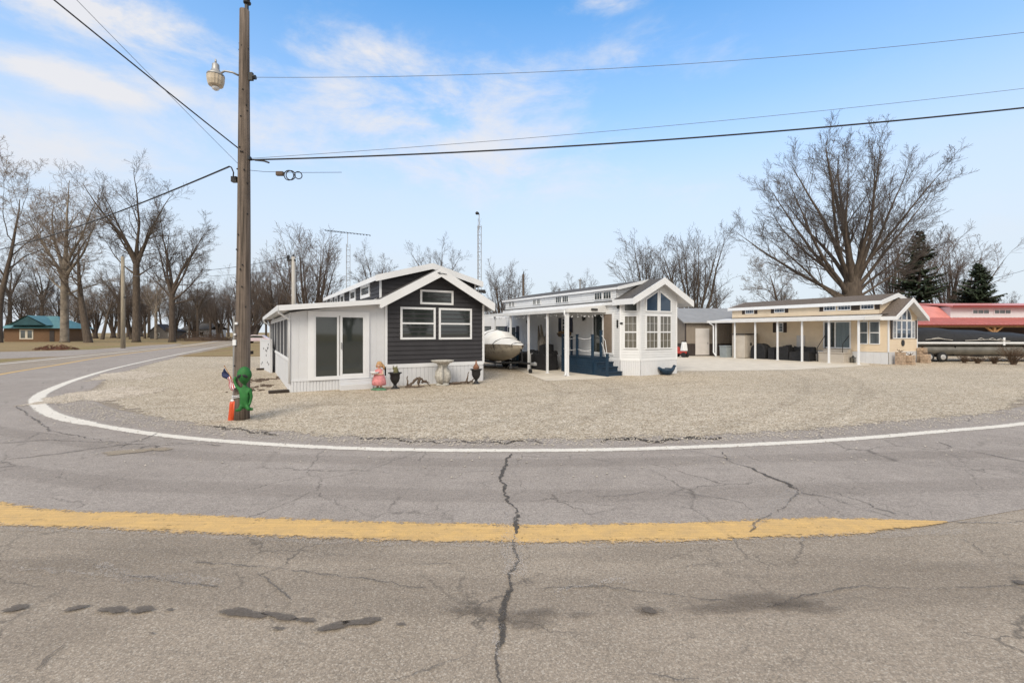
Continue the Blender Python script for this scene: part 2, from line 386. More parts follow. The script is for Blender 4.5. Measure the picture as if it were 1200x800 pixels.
def blob(m, c, rx, ry, z, rng, rot=0., n=26):
    if m.e is None: m.e = []
    o = len(m.v); ph = [rng.uniform(0, 6.28) for _ in range(4)]
    m.v.append((c[0], c[1], z)); m.e.append(1.)
    for ring, e in ((.55, .85), (1., 0.)):
        for k in range(n):
            t = 2 * math.pi * k / n
            r = ring * (1 + .18 * math.sin(2 * t + ph[0]) + .14 * math.sin(3 * t + ph[1]) + .1 * math.sin(5 * t + ph[2]) + .07 * math.sin(9 * t + ph[3]))
            x, y = rx * r * math.cos(t), ry * r * math.sin(t)
            m.v.append((c[0] + x * math.cos(rot) - y * math.sin(rot), c[1] + x * math.sin(rot) + y * math.cos(rot), z)); m.e.append(e)
    for k in range(n):
        k2 = (k + 1) % n
        m.f.append((o, o + 1 + k, o + 1 + k2)); m.m.append(0)
        m.f.append((o + 1 + k, o + 1 + n + k, o + 1 + n + k2, o + 1 + k2)); m.m.append(0)
rng = random.Random(7)
gm = MB(); gm.quad((-900, -300, 0), (900, -300, 0), (900, 1500, 0), (-900, 1500, 0)); tag(gm.build('ground', M['grass']), kind='structure')
WHITE = [gp(273, 403)] + [gp(*p) for p in ((220, 413), (150, 428), (100, 441.5), (62, 455.5), (44, 467), (50, 479), (72, 489.5), (120, 499.5), (200, 511.5), (300, 520), (400, 525.3), (500, 527.8), (600, 528.3), (700, 527.5), (800, 524.8), (900, 520.5), (1000, 514.5), (1100, 506), (1200, 496.5))]
WHITE = [(-80, 150)] + WHITE + [(14.6, 11.3), (22, 15.5), (40, 27), (80, 54)]
YEL = [gp(255, 401), gp(150, 414.5), gp(60, 429), gp(0, 439), (-19.6, 15.2), (-17.6, 11.4), (-13.6, 8.1), (-9.4, 6.15), gp(0, 602), gp(150, 610.5), gp(300, 617.5), gp(450, 623), gp(600, 625.5), gp(750, 624.5), gp(900, 620), gp(1000, 616), gp(1112, 612)]
YEL = [(-83, 146)] + YEL
white_c = catmull(WHITE, 10); yel_c = catmull(YEL, 10)
road_out = [(-86, 144), (-46.2, 62), (-37.5, 44.5), (-31.5, 29), (-30, 22), (-26, 14), (-20, 6), (-30, -8), (-30, -40), (60, -40), (90, 60)]
sheet('road', [(p.x, p.y) for p in white_c] [::-1] + road_out if False else [(-78, 152)] + [gp(283, 403), gp(232, 413.5), gp(190, 424), (-17.5, 25), (-14, 26), (0, 22), (25, 26), (60, 48), (90, 64), (98, 58), (60, -40), (-30, -40), (-30, -8), (-20, 4), (-26, 13), (-31, 22)] + [gp(0, 424.8), gp(90, 415.5), gp(180, 407.2), gp(232, 402)] + [(-88, 144)], .004, M['road'])
sheet('side_road', [gp(-80, 412), gp(0, 412.2), gp(60, 411), gp(110, 409.5), gp(175, 404.5), gp(215, 402.5), gp(200, 406), gp(150, 410.5), gp(95, 415.5), gp(70, 417.5), gp(0, 420.5), gp(-80, 422)], .0075, M['lane'])
# the far lane is an older, greyer overlay between the two lines
i0 = next(i for i, p in enumerate(white_c) if p.y < 60)
wc = [p for p in white_c[i0:] if p.x < 44]
inner = []
for i in range(len(wc)):
    d = (wc[min(i + 1, len(wc) - 1)] - wc[max(i - 1, 0)]).normalized(); q_ = wc[i] + Vector((-d.y, d.x)) * (1.1 if wc[i].y < 40 else .5); inner.append((q_.x, q_.y))
outer = [(p.x, p.y) for p in yel_c if p.y < 58] + [(9, 6.0), (17, 9.5), (28, 15), (48, 27)]
sheet('far_lane', inner + outer[::-1], .008, M['lane'])
sheet('gravel_lot', [gp(93, 458), gp(97, 467), gp(118, 480), gp(150, 490.5), gp(200, 501), gp(267, 508.5), gp(333, 514), gp(420, 519), gp(500, 521.3), gp(600, 522), gp(700, 521.3), gp(800, 518.5), gp(900, 513.5), gp(1000, 506), gp(1100, 496.5), gp(1200, 486.5), (17, 14.2), (24, 18.6), (42, 30), (80, 56), (80, 62), (20, 62), (-10, 50), gp(330, 417.5), gp(205, 418), gp(165, 427), gp(130, 437.5), gp(105, 447)], .012, M['gravel'], .9)
ap = MB(); blob(ap, gp(122, 462), 1.5, 2.9, .0145, rng, .1); blob(ap, gp(150, 440), 1.6, 3.2, .0147, rng, .5); tag(ap.build('gravel_apron', M['pale_gravel']), kind='structure')
sheet('concrete_pad', [gp(640, 446.5), gp(704, 444), gp(735, 439.5), gp(740, 430), gp(640, 418), gp(590, 425), gp(612, 436)], .018, M['concrete'])
sheet('driveway', [gp(788, 435), gp(850, 434.5), gp(930, 433.5), gp(985, 430.5), gp(1020, 428), gp(1010, 421), gp(880, 412), gp(790, 415)], .018, M['concrete'])
sheet('grass_verge', [gp(205, 417.6), gp(300, 417.5), gp(330, 416), gp(330, 405), gp(284, 405), gp(262, 409)], .0165, M['grass'])
mk = MB(); mk2 = MB()
wl = []
for i, p in enumerate(white_c): wl.append(.24 if p.x > -9 else .24 + .16 * max(0, 1 - abs(p.y - 13) / 12))
ribbon(mk, white_c, wl, .014)
ribbon(mk, catmull([(-86.5, 141.5), gp(233, 403.2), gp(180, 409), gp(90, 418), gp(0, 427), gp(-60, 433)], 8), .3, .014)
tag(mk.build('white_edge_line', M['white_paint']), kind='structure')
yw = []
for i, p in enumerate(yel_c):
    k = i / (len(yel_c) - 1); yw.append(.30 if p.y > 9 else .47)
tail = len(yel_c)
for j in range(14): yw[tail - 1 - j] = .47 * min(1., (j + .3) / 12)
ribbon(mk2, yel_c, yw, .014)
tag(mk2.build('yellow_centre_line', M['yellow']), kind='structure')
def jag(pts, step, amp, rng):
    p = [Vector(gp(*q)) for q in pts]; out = []
    off = 0.
    for a, b in zip(p, p[1:]):
        L = (b - a).length; n = max(2, int(L / step)); d = (b - a) / L; q = Vector((-d.y, d.x))
        for k in range(n):
            off = off * .75 + rng.gauss(0, amp); out.append(a + d * L * k / n + q * off)
    out.append(p[-1]); return out
ck = MB(); hr = MB(); st = MB(); ol = MB(); dp = MB(); pt = MB(); db = MB()
def crack(m, pts, w, step=.045, amp=.012, z=.017):
    p = jag(pts, step, amp, rng); ww = []; c = w
    for _ in p: c = max(w * .35, min(w * 1.9, c + rng.gauss(0, w * .28))); ww.append(c)
    ribbon(m, p, ww, z)
main = [(599, 532), (592, 545), (587, 562), (596, 585), (603, 598), (606, 612), (603, 628), (600, 640), (606, 655), (598, 675), (596, 692), (591, 715), (588, 740), (583, 765), (586, 782), (589, 805)]
crack(ck, main[:7], .034, .03, .012); crack(ck, main[6:], .016, .02, .007, z=.0172); crack(ck, main[10:14], .026, .02, .006, z=.0173)
crack(ck, [(845, 530), (853, 540), (872, 546), (905, 560), (925, 568), (936, 574)], .036, .035, .012)
crack(hr, [(936, 574), (922, 590), (905, 604), (885, 614), (880, 626)], .022, .03, .01)
crack(hr, [(936, 577), (975, 585), (1010, 597), (1045, 607)], .024, .03); crack(hr, [(975, 576), (1000, 586), (1050, 604)], .02, .03)
crack(hr, [(1098, 518), (1120, 526), (1160, 534), (1205, 543)], .034); crack(hr, [(790, 524), (830, 533), (860, 540)], .03)
crack(hr, [(1112, 612), (1150, 614), (1205, 612)], .016, .025); crack(hr, [(1130, 632), (1150, 648), (1205, 668)], .016, .025)
crack(hr, [(800, 577), (870, 590), (885, 600)], .02); crack(hr, [(700, 583), (760, 578), (830, 584)], .02)
crack(hr, [(225, 660), (300, 665), (360, 672), (420, 678), (500, 690)], .012, .02, .006); crack(hr, [(110, 662), (150, 676), (200, 683), (260, 688)], .012, .02, .006)
crack(hr, [(300, 672), (326, 690), (340, 705)], .01, .02, .006); crack(hr, [(420, 670), (480, 662), (560, 660)], .01, .02, .006)
crack(hr, [(455, 800), (500, 786), (545, 770)], .009, .015, .005); crack(hr, [(620, 692), (700, 688), (760, 695), (840, 704), (905, 712)], .011, .02, .006)
crack(hr, [(905, 712), (960, 696), (1000, 690), (1090, 692), (1200, 686)], .011, .02, .006); crack(hr, [(40, 790), (60, 770), (78, 756)], .014, .015, .005)
crack(hr, [(755, 790), (790, 798), (830, 800)], .009, .015, .005); crack(hr, [(20, 476), (60, 505), (110, 515), (150, 520)], .03); crack(hr, [(0, 520), (60, 516), (130, 520), (200, 514)], .03)
crack(hr, [(0, 540), (70, 532), (140, 522), (215, 519)], .03); crack(hr, [(140, 525), (165, 516), (185, 508)], .025)
crack(ck, [(160, 526), (178, 522), (192, 526)], .06, amp=.03); crack(hr, [(190, 522), (225, 520), (260, 523)], .03)
for path, w in (([(603, 600), (598, 612), (605, 630), (606, 650), (598, 680)], .22), ([(590, 730), (586, 765), (588, 785)], .07), ([(936, 575), (920, 592), (900, 606), (882, 622)], .2),
                ([(0, 668), (60, 672), (110, 676), (170, 682), (230, 686)], .1), ([(110, 662), (150, 676), (260, 688)], .08), ([(1120, 614), (1205, 613)], .09), ([(640, 690), (700, 686), (740, 680)], .08)):
    crack(st, path, w, .06, .02, .0185)
# salt-white grit along the near edge of the yellow line
low = [p + Vector((0, -.235)) for p in yel_c if p.y < 6]
ribbon(st, low, [.2 * (.5 + .9 * rng.random()) for _ in low], .0186)
for (px, py, rx, ry, ro) in ((20, 714, .10, .05, .1), (90, 714, .10, .035, .25), (134, 716, .12, .055, 0), (167, 716, .10, .045, .1), (199, 716, .03, .015, 0), (285, 720, .20, .06, -.1), (330, 724, .18, .04, -.2), (358, 728, .10, .03, 0), (326, 738, .05, .018, 0), (390, 736, .15, .045, .35), (425, 730, .15, .05, .1), (470, 733, .05, .015, 0), (760, 717, .07, .04, -.3), (178, 744, .02, .012, 0), (1195, 684, .06, .035, 0)):
    c = gp(px, py); blob(ol, c, rx, ry, .0182, rng, ro)
for (px, py, rx, ry, ro) in ((625, 721, .22, .09, .1), (560, 716, .3, .1, -.1), (890, 706, .9, .16, .1), (740, 650, 1.2, .18, .05), (260, 640, 2.2, .28, 0), (1000, 660, 1.2, .2, 0), (50, 750, .5, .3, 0), (150, 655, 1.3, .3, 0), (400, 650, 1.5, .2, -.05)):
    c = gp(px, py); blob(dp, c, rx, ry, .0178, rng, ro)
for off, wd in ((-1.05, .75), (-2.5, .8), (1.0, .6), (2.35, .6)):
    p_ = []
    for i in range(70, len(yel_c) + 0):
        d = (yel_c[min(i + 1, len(yel_c) - 1)] - yel_c[i - 1]).normalized(); p_.append(yel_c[i] + Vector((-d.y, d.x)) * off)
    p_ += [p_[-1] + (p_[-1] - p_[-2]).normalized() * k for k in (1, 2.2, 4, 7)]
    ribbon(dp, p_, wd, .0165)
dk2 = MB()
for (px, py, rx, ry, ro) in ((630, 720, .20, .075, .05), (610, 730, .3, .1, 0), (555, 717, .22, .07, -.1), (760, 717, .16, .07, -.3), (890, 708, .7, .13, .1), (940, 712, .4, .1, 0), (680, 722, .15, .04, 0)):
    blob(dk2, gp(px, py), rx, ry, .0181, rng, ro)
blob(pt, gp(150, 530), .42, .22, .0185, rng, .2); blob(pt, gp(185, 527), .3, .14, .0186, rng, .1)
for path, w in (([(700, 517.5), (725, 516), (748, 513)], .16), ([(800, 514.5), (820, 513.5), (845, 513)], .16), ([(735, 516.5), (760, 517), (800, 517)], .10)):
    crack(db, path, w, .05, .05, .02)
crack(db, [(240, 500), (290, 505), (330, 510)], .06, .05, .05, z=.02); crack(db, [(420, 514), (520, 518), (640, 519)], .05, .05, .05, z=.02)
for m_, nme, mt in ((ck, 'road_crack_lines', 'crack'), (hr, 'road_hairline_cracks', 'hair'), (st, 'road_salt_residue', 'salt'), (ol, 'road_oil_stains', 'oil'), (dp, 'road_damp_patches', 'damp'), (dk2, 'road_damp_stains', 'damp_dark'), (pt, 'road_patch', 'patch'), (db, 'road_edge_debris', 'debris')):
    tag(m_.build(nme, M[mt]), kind='structure')
ru = MB()
for pts in ([(-1.5, 8.4), (.6, 11.2), (1.6, 14.5), (1.2, 19.5)], [(.2, 8.4), (2.3, 11.2), (3.3, 14.5), (2.9, 18.5)], [(3.5, 8.6), (8.5, 13.5), (12.5, 20), (15, 30)], [(5.2, 8.7), (10.3, 13.3), (14.4, 19.6), (17, 29)], [(-9, 11.6), (-4, 12.3), (2, 14.6), (8, 18.2)]):
    ribbon(ru, catmull(pts, 10), [.55 + .25 * math.sin(i * .7) for i in range((len(pts) - 1) * 10 + 1)], .0135)
tag(ru.build('gravel_wheel_ruts', soft_mark('compacted_gravel', (.33, .28, .215), 1.6, 2.2, .4, 1.9, .22)), kind='structure')
lt = MB()
for (px, py, rx, ry) in ((140, 428, 1.6, 3), (185, 419, 2.5, 4)): blob(lt, gp(px, py), rx, ry, .019, rng, .5)
# loose stones spilled from the lot
gs = MB()
for _ in range(5200):
    i = rng.randrange(60, len(white_c) - 25); p = white_c[i]; d = (white_c[i + 1] - white_c[i - 1]).normalized(); q = Vector((-d.y, d.x))
    s_ = rng.uniform(.008, .022); c = p + q * (rng.uniform(.15, 1.0) ** .7 if rng.random() < .92 else rng.uniform(-1.5, 1)) + d * rng.uniform(-.3, .3)
    gs.add([(c.x + s_ * rng.uniform(.6, 1.3) * a, c.y + s_ * rng.uniform(.6, 1.3) * b, .018 + s_ * cz) for a, b, cz in ((1, 0, .1), (0, 1, .1), (-1, 0, .1), (0, -1, .1), (.1, .1, .8))], ((0, 1, 4), (1, 2, 4), (2, 3, 4), (3, 0, 4)))
tag(gs.build('gravel_stones', pm('loose_stone', (.40, .36, .31), .9, .45, 30)), 'small loose stones spilled from the lot along the white edge line', 'gravel', kind='stuff')
def L2W(o, a, t, s): return (o[0] + math.cos(a) * t - math.sin(a) * s, o[1] + math.sin(a) * t + math.cos(a) * s)
# ------------------------------------------------------------------ house pieces
def span(poly, b):
    xs = []
    for (a0, b0), (a1, b1) in zip(poly, poly[1:] + poly[:1]):
        if (b0 - b) * (b1 - b) <= 0 and b0 != b1: xs.append(a0 + (a1 - a0) * (b - b0) / (b1 - b0))
    return (min(xs), max(xs)) if xs else None
def lap(m, poly, F, course=.12, lip=.022):
    bs = [p[1] for p in poly]; lo, hi = min(bs), max(bs); n = max(1, round((hi - lo) / course))
    for i in range(n):
        b0 = lo + (hi - lo) * i / n; b1 = lo + (hi - lo) * (i + 1) / n
        s0, s1 = span(poly, b0 + 1e-4), span(poly, b1 - 1e-4)
        if not s0 or not s1: continue
        m.quad(F(s0[0], b0, lip), F(s0[1], b0, lip), F(s1[1], b1, .002), F(s1[0], b1, .002))
        m.quad(F(s0[0], b0 + .004, 0), F(s0[1], b0 + .004, 0), F(s0[1], b0, lip), F(s0[0], b0, lip))
def ribs(m, a0, a1, b0, ta, tb, F, pitch=.15, d=.02, gap=.03):
    n = max(1, round((a1 - a0) / pitch)); w = (a1 - a0) / n
    top = lambda a: ta + (tb - ta) * (a - a0) / (a1 - a0)
    for i in range(n):
        x0 = a0 + w * i; x1 = x0 + w - gap; x2 = x0 + w
        m.quad(F(x0, b0, d), F(x1, b0, d), F(x1, top(x1), d), F(x0, top(x0), d))
        m.quad(F(x1, b0, d), F(x1 + gap * .3, b0, 0), F(x1 + gap * .3, top(x1), 0), F(x1, top(x1), d))
        m.quad(F(x1 + gap * .3, b0, 0), F(x2 - gap * .3, b0, 0), F(x2 - gap * .3, top(x2), 0), F(x1 + gap * .3, top(x1), 0))
        m.quad(F(x2 - gap * .3, b0, 0), F(x2, b0, d), F(x2, top(x2), d), F(x2 - gap * .3, top(x2), 0))
def window(parent, F, a0, a1, b0, b1, fw=.06, bars_v=(), bars_h=(), bw=.022, glass='glass', frame='white_trim', depth=.05, sash=None, name='window'):
    m = MB()
    for x0, x1, y0, y1 in ((a0, a1, b1 - fw, b1), (a0, a1, b0, b0 + fw), (a0, a0 + fw, b0 + fw, b1 - fw), (a1 - fw, a1, b0 + fw, b1 - fw)):
        m.box(x0, x1, y0, y1, .0, depth, F)
    for f in bars_v:
        c = a0 + (a1 - a0) * f; m.box(c - bw / 2, c + bw / 2, b0 + fw, b1 - fw, .02, depth * .78, F)
    for f in bars_h:
        c = b0 + (b1 - b0) * f; m.box(a0 + fw, a1 - fw, c - bw / 2, c + bw / 2, .02, depth * .70, F)
    if sash is not None:
        c = b0 + (b1 - b0) * sash; m.box(a0 + fw, a1 - fw, c - .03, c + .03, .02, depth * .9, F)
    w = m.build(name, M[frame], parent)
    p = MB(); p.box(a0 + fw - .004, a1 - fw + .004, b0 + fw - .004, b1 - fw + .004, .006, .024, F); p.build('pane', M[glass], w)
    return w
def poly_window(parent, F, poly, glass, fw=.055, depth=.05):
    cx = sum(p[0] for p in poly) / len(poly); cy = sum(p[1] for p in poly) / len(poly)
    m = MB(); n = len(poly); inn = []
    for i in range(n):                        # inset each edge by fw
        (x0, y0), (x1, y1), (x2, y2) = poly[i - 1], poly[i], poly[(i + 1) % n]
        d1 = Vector((x1 - x0, y1 - y0)).normalized(); d2 = Vector((x2 - x1, y2 - y1)).normalized()
        n1 = Vector((-d1.y, d1.x)); n2 = Vector((-d2.y, d2.x))
        if n1.dot(Vector((cx - x1, cy - y1))) < 0: n1 = -n1; n2 = -n2
        b = (n1 + n2).normalized(); k = fw / max(.3, b.dot(n1)); inn.append((x1 + b.x * k, y1 + b.y * k))
    for i in range(n):
        j = (i + 1) % n
        m.prism([poly[i], poly[j], inn[j], inn[i]], 0, depth, F)
    w = m.build('window', M['white_trim'], parent)
    MB().prism(inn, .006, .024, F).build('pane', M[glass], w); return w
def gable_roof(parent, x0, x1, ze, zr, s0, s1, mat, ov=.3, th=.07, fas=.22, name='roof', fascia='white_trim', front=True):
    """shingled slabs over eaves at x0-ov and x1+ov, ridge in the middle"""
    mid = (x0 + x1) / 2; sl = (zr - ze) / (mid - x0); el = ze - sl * ov
    P = lambda a, b, c: (a, c, b)
    m = MB()
    m.prism([(x0 - ov, el), (mid, zr), (mid, zr + th), (x0 - ov, el + th)], s0, s1, P)
    m.prism([(mid, zr), (x1 + ov, el), (x1 + ov, el + th), (mid, zr + th)], s0, s1, P)
    m.build(name, M[mat], parent)
    f = MB(); q = .012
    for sy0, sy1 in ((s0 - .035, s0 + .0), (s1, s1 + .035)):
        f.prism([(x0 - ov - q, el - fas), (mid, zr - fas), (mid, zr + th + q), (x0 - ov - q, el + th + q)], sy0, sy1, P)
        f.prism([(mid, zr - fas), (x1 + ov + q, el - fas), (x1 + ov + q, el + th + q), (mid, zr + th + q)], sy0, sy1, P)
    for xa, xb in ((x0 - ov - .032, x0 - ov - .002), (x1 + ov + .002, x1 + ov + .032)):
        f.box(xa, xb, s0 - .034, s1 + .034, el - fas + .03, el + th - .01)
    f.build('fascia', M[fascia], parent)
    s = MB()
    s.prism([(x0 - ov, el - .045), (mid, zr - .045), (mid, zr - .003), (x0 - ov, el - .003)], s0, s1, P)
    s.prism([(mid, zr - .045), (x1 + ov, el - .045), (x1 + ov, el - .003), (mid, zr - .003)], s0, s1, P)
    s.build('soffit', M[fascia], parent)
    return el
def corner(m, F, a, b0, b1, w=.09, d=.03): m.box(a - w / 2, a + w / 2, b0, b1, -.03, d, F)
def downspout(parent, pts, r=.035):
    MB().tube(pts, r, 6).build('downspout', M['white_trim'], parent, True)
# ------------------------------------------------------------------ charcoal home with the white sun room
A1 = R(30.4); o1 = gp(341, 460)
h = thing('mobile_home', 'charcoal sided small home with white glazed sun porch on its left', 'mobile home', (*o1, 0), A1)
W0, W1, L1 = 3.05, 6.91, 13.0; MID1 = (W0 + W1) / 2
Ff = plane((0, 0), (1, 0), (0, -1)); Fl = plane((W0, 0), (0, 1), (-1, 0)); Fr = plane((W1, 0), (0, 1), (1, 0)); Fp = plane((0, 0), (0, 1), (-1, 0)); Fb = plane((0, L1), (1, 0), (0, 1))
ZE1, ZR1 = 3.17, 4.24
body = [(W0, .80), (W1, .80), (W1, ZE1), (MID1, ZR1), (W0, ZE1)]
m = MB(); lap(m, body, Ff, .165, .03); lap(m, body, Fb, .165, .03); lap(m, [(0, .8), (L1, .8), (L1, ZE1), (0, ZE1)], Fr, .165, .03)
m.box(W0 + .02, W1 - .02, .02, L1 - .02, .1, ZE1); m.build('wall', M['dark_siding'], h)
m = MB(); m.box(W0, W1, .72 - .06, .80, -.02, .035, Ff); corner(m, Ff, W0, .72, ZE1 - .02); corner(m, Ff, W1 - .0, .72, ZE1 - .14)
m.build('trim', M['white_trim'], h)
m = MB(); ribs(m, W0 + .0, W1, .0, .66, .66, Ff, .16); ribs(m, 0, L1, 0, .75, .75, Fr, .16); m.build('skirt', M['white'], h)
LW = 2.0
gable_roof(h, W0, W1, ZE1, ZR1, -.40, 1.25, 'shingle', .28, .06, .25)
# raised loft behind the front gable
LS, LZE, LZR = .75, 4.02, 4.55
Flf = plane((0, LS), (1, 0), (0, -1)); Fll = plane((W0, 0), (0, 1), (-1, 0))
lpoly = [(W0, 3.1), (W1, 3.1), (W1, LZE), (MID1, LZR - .02), (W0, LZE)]
m = MB(); lap(m, lpoly, Flf, .165, .028); lap(m, [(LS, 3.1), (L1, 3.1), (L1, LZE), (LS, LZE)], Fll, .165, .028); lap(m, [(LS, 3.1), (L1, 3.1), (L1, LZE), (LS, LZE)], Fr, .165, .028)
m.box(W0 + .03, W1 - .03, LS + .03, L1 - .02, ZE1 - .05, LZE); m.build('loft_wall', M['dark_siding'], h)
gable_roof(h, W0, W1, LZE, LZR, LS - .25, L1 + .2, 'shingle', .22, .05, .17, name='loft_roof')
for a in (W0, W1): m = MB(); corner(m, Flf, a, 3.2, LZE - .1, .07); m.build('loft_trim', M['white_trim'], h)
for s0, s1 in ((2.3, 3.95), (5.0, 6.3), (7.75, 8.85), (9.6, 10.5), (11.2, 12.1)): window(h, Fll, s0, s1, 3.36, 3.93, .14, glass='glass_shade')
window(h, Ff, 4.30, 5.62, 2.98, 3.52, .075)
window(h, Ff, 3.56, 4.90, 1.68, 2.86, .075, sash=.5); window(h, Ff, 5.03, 6.40, 1.67, 2.86, .075, sash=.5)
m = MB(); m.tube([(MID1 - .16, -.45, 4.12), (MID1 - .05, -.45, 4.155), (MID1 - .11, -.45, 4.09), (MID1 + .02, -.45, 4.11), (MID1 + .2, -.45, 4.09)], .011, 4); m.build('emblem', M['black'], h)
# sun porch
PT = 2.58
m = MB(); ribs(m, 0, .50, .40, PT, PT + .09, Ff, .28, d=.007, gap=.02); ribs(m, 2.46, W0 - .05, .40, PT + .35, PT + .42, Ff, .28, d=.007, gap=.02)
m.prism([(.50, 2.64), (2.46, 2.64), (2.46, PT + .38), (.5, PT + .08)], -.02, .008, Ff); m.box(.5, 2.46, .34, .40, -.02, .008, Ff)
ribs(m, 0, L1, 0, 1.02, 1.02, Fp, .3); m.box(-.0, .1, 1.02, 2.52, -.1, .012, Fp); m.box(L1 - .5, L1, 1.02, 2.52, -.1, .012, Fp)
m.box(0, L1, 2.44, PT, -.08, .012, Fp); m.box(.02, W0, .05, L1, .05, .34); m.box(.03, W0 - .02, 2.0, L1 - .05, .3, 2.5)
m.build('porch_wall', M['white'], h)
m = MB(); ribs(m, 0, 1.46, 0, .34, .34, Ff, .1); m.box(-.0, W0, .345, .40, -.02, .03, Ff); m.box(2.46, W0, 0, .34, -.02, .01, Ff); m.build('porch_skirt', M['white'], h)
edges = [.1, 1.0, 2.7, 4.6, 6.8, 8.9, 11.2, 12.5]
for a, b in zip(edges, edges[1:]): window(h, Fp, a, b, 1.03, 2.46, .065, glass='screen', depth=.035, name='screen_window')
m = MB(); m.box(-.0, L1, .98, 1.05, .0, .05, Fp); m.box(.0, .07, .0, PT, -.03, .035, Fp); m.build('porch_trim', M['white_trim'], h)
P = lambda a, b, c: (a, c, b)
m = MB(); m.prism([(-.36, 2.71), (W0 - .1, 3.05), (W0 - .1, 3.10), (-.36, 2.76)], -.36, L1 + .2, P); m.build('porch_roof', M['white_roof'], h)
m = MB(); m.prism([(-.39, 2.61), (W0 + .06, 2.95), (W0 + .06, 3.11), (-.39, 2.78)], -.40, -.37, P); m.box(-.41, -.375, -.40, L1 + .2, 2.61, 2.78); m.prism([(-.37, 2.64), (W0, 2.98), (W0, 3.0), (-.37, 2.66)], -.36, L1, P)
m.build('porch_fascia', M['white_trim'], h)
d = MB()
for x0, x1, y0, y1 in ((.50, 2.46, 2.50, 2.64), (.50, 2.46, .36, .48), (.50, .70, .48, 2.50), (2.30, 2.46, .48, 2.50)): d.box(x0, x1, y0, y1, 0, .06, Ff)
d.box(1.40, 1.46, .48, 2.5, .01, .045, Ff); d.box(1.50, 1.57, .48, 2.5, .01, .06, Ff); d.box(2.25, 2.3, .48, 2.5, .01, .05, Ff); d.box(.70, .74, .48, 2.5, .01, .045, Ff)
d.box(.74, 1.40, 2.45, 2.5, .01, .045, Ff); d.box(1.57, 2.25, 2.45, 2.5, .01, .05, Ff); d.box(1.57, 2.25, .48, .53, .01, .05, Ff)
dd = d.build('sliding_door', M['white_trim'], h)
g1 = MB(); g1.box(.735, 1.405, .475, 2.455, .004, .02, Ff); g1.build('pane', M['glass'], dd)
g1 = MB(); g1.box(1.565, 2.255, .525, 2.455, .004, .024, Ff); g1.build('pane', M['glass'], dd)
m = MB(); m.box(1.46, 1.50, .48, 2.5, .01, .03, Ff); m.build('jamb', M['galv'], dd)
m = MB(); m.box(1.515, 1.545, 1.38, 1.6, .06, .1, Ff); m.build('handle', M['galv'], dd)
m = MB(); m.box(1.46, 2.52, -.32, .0, 0, .19); m.box(1.46, 2.52, -.16, .0, .19, .34); m.build('step', M['white'], h, bevel=.01)
downspout(h, [(-.36, -.3, 2.62), (-.36, -.28, 2.55), (-.06, -.03, 2.36), (-.045, -.02, 2.2), (-.045, -.02, .3)]); downspout(h, [(-.36, 12.3, 2.62), (-.36, 12.3, 2.5), (-.07, 12.3, 2.3), (-.07, 12.3, .2)])
# ------------------------------------------------------------------ white home with prow front and navy steps
A2 = R(30.4); o2 = gp(727, 440)
h = thing('mobile_home', 'white sided small home with peaked window wall, carport awning and navy porch steps', 'mobile home', (*o2, 0), A2)
W2, L2 = 3.6, 10.4; MID2 = W2 / 2
P0, P1, P2, P3 = (0, 0), (.62, -.6), (2.98, -.6), (W2, 0)
Fc, LC = facet(P1, P2); FL, LL = facet(P0, P1); FR, LR = facet(P2, P3)
Fs = plane((0, 0), (0, 1), (-1, 0)); Fe = plane((W2, 0), (0, 1), (1, 0)); Fk = plane((0, L2), (1, 0), (0, 1))
ZE2, ZR2 = 3.42, 4.34
sl2 = (ZR2 - ZE2) / MID2
m = MB()
lap(m, [(0, .72), (LC, .72), (LC, ZE2 + sl2 * .62), (LC / 2, ZR2 - .03), (0, ZE2 + sl2 * .62)], Fc, .11, .02)
lap(m, [(0, .72), (LL, .72), (LL, ZE2 + sl2 * .6), (0, ZE2 - .05)], FL, .11, .02); lap(m, [(0, .72), (LR, .72), (LR, ZE2 - .05), (0, ZE2 + sl2 * .6)], FR, .11, .02)
lap(m, [(0, .72), (L2, .72), (L2, ZE2), (0, ZE2)], Fs, .11, .02); lap(m, [(0, .72), (L2, .72), (L2, ZE2), (0, ZE2)], Fe, .11, .02)
lap(m, [(0, .72), (W2, .72), (W2, ZE2), (MID2, ZR2), (0, ZE2)], Fk, .11, .02)
m.box(.03, W2 - .03, .05, L2 - .03, .2, ZE2 - .02); m.prism([(0.03, 0.03), (.64, -.57), (2.96, -.57), (W2 - .03, .03)], .3, 3.3, lambda a, b, c: (a, b, c)); m.build('wall', M['white_siding'], h)
m = MB()
for F_, L_ in ((Fc, LC), (FL, LL), (FR, LR)):
    ribs(m, 0, L_, 0, .68, .68, F_, .1, .016, .03)
ribs(m, 0, L2, 0, .68, .68, Fs, .12); ribs(m, 0, L2, 0, .68, .68, Fe, .12); m.build('skirt', M['white'], h)
m = MB()
for F_, L_ in ((Fc, LC), (FL, LL), (FR, LR)): m.box(0, L_, .66, .74, -.01, .022, F_); corner(m, F_, .0, .7, 3.4, .07, .025)
m.box(0, L2, .66, .74, -.01, .022, Fs); corner(m, FR, LR, .7, 3.3, .07, .025); m.build('trim', M['white_trim'], h)
for a0, a1, tl, tr in ((.30, 1.10, 3.43, 3.86), (1.17, 1.97, 3.86, 3.43)):
    window(h, Fc, a0, a1, 1.18, 2.72, .055, (.33, .67), (.25, .75), .009, 'glass_curtain', sash=.5)
    poly_window(h, Fc, [(a0, 2.86), (a1, 2.86), (a1, tr), (a0, tl)], 'glass_blue')
window(h, FL, .14, .74, 1.2, 2.70, .05, (.33, .67), (.25, .75), .009, 'glass_curtain', sash=.5)
window(h, FL, .14, .74, 2.86, 3.36, .04, glass='glass', frame='white_trim')
gable_roof(h, 0, W2, ZE2, ZR2, -.92, .32, 'shingle', .13, .06, .23)
LS2, ZT2 = .25, 3.93
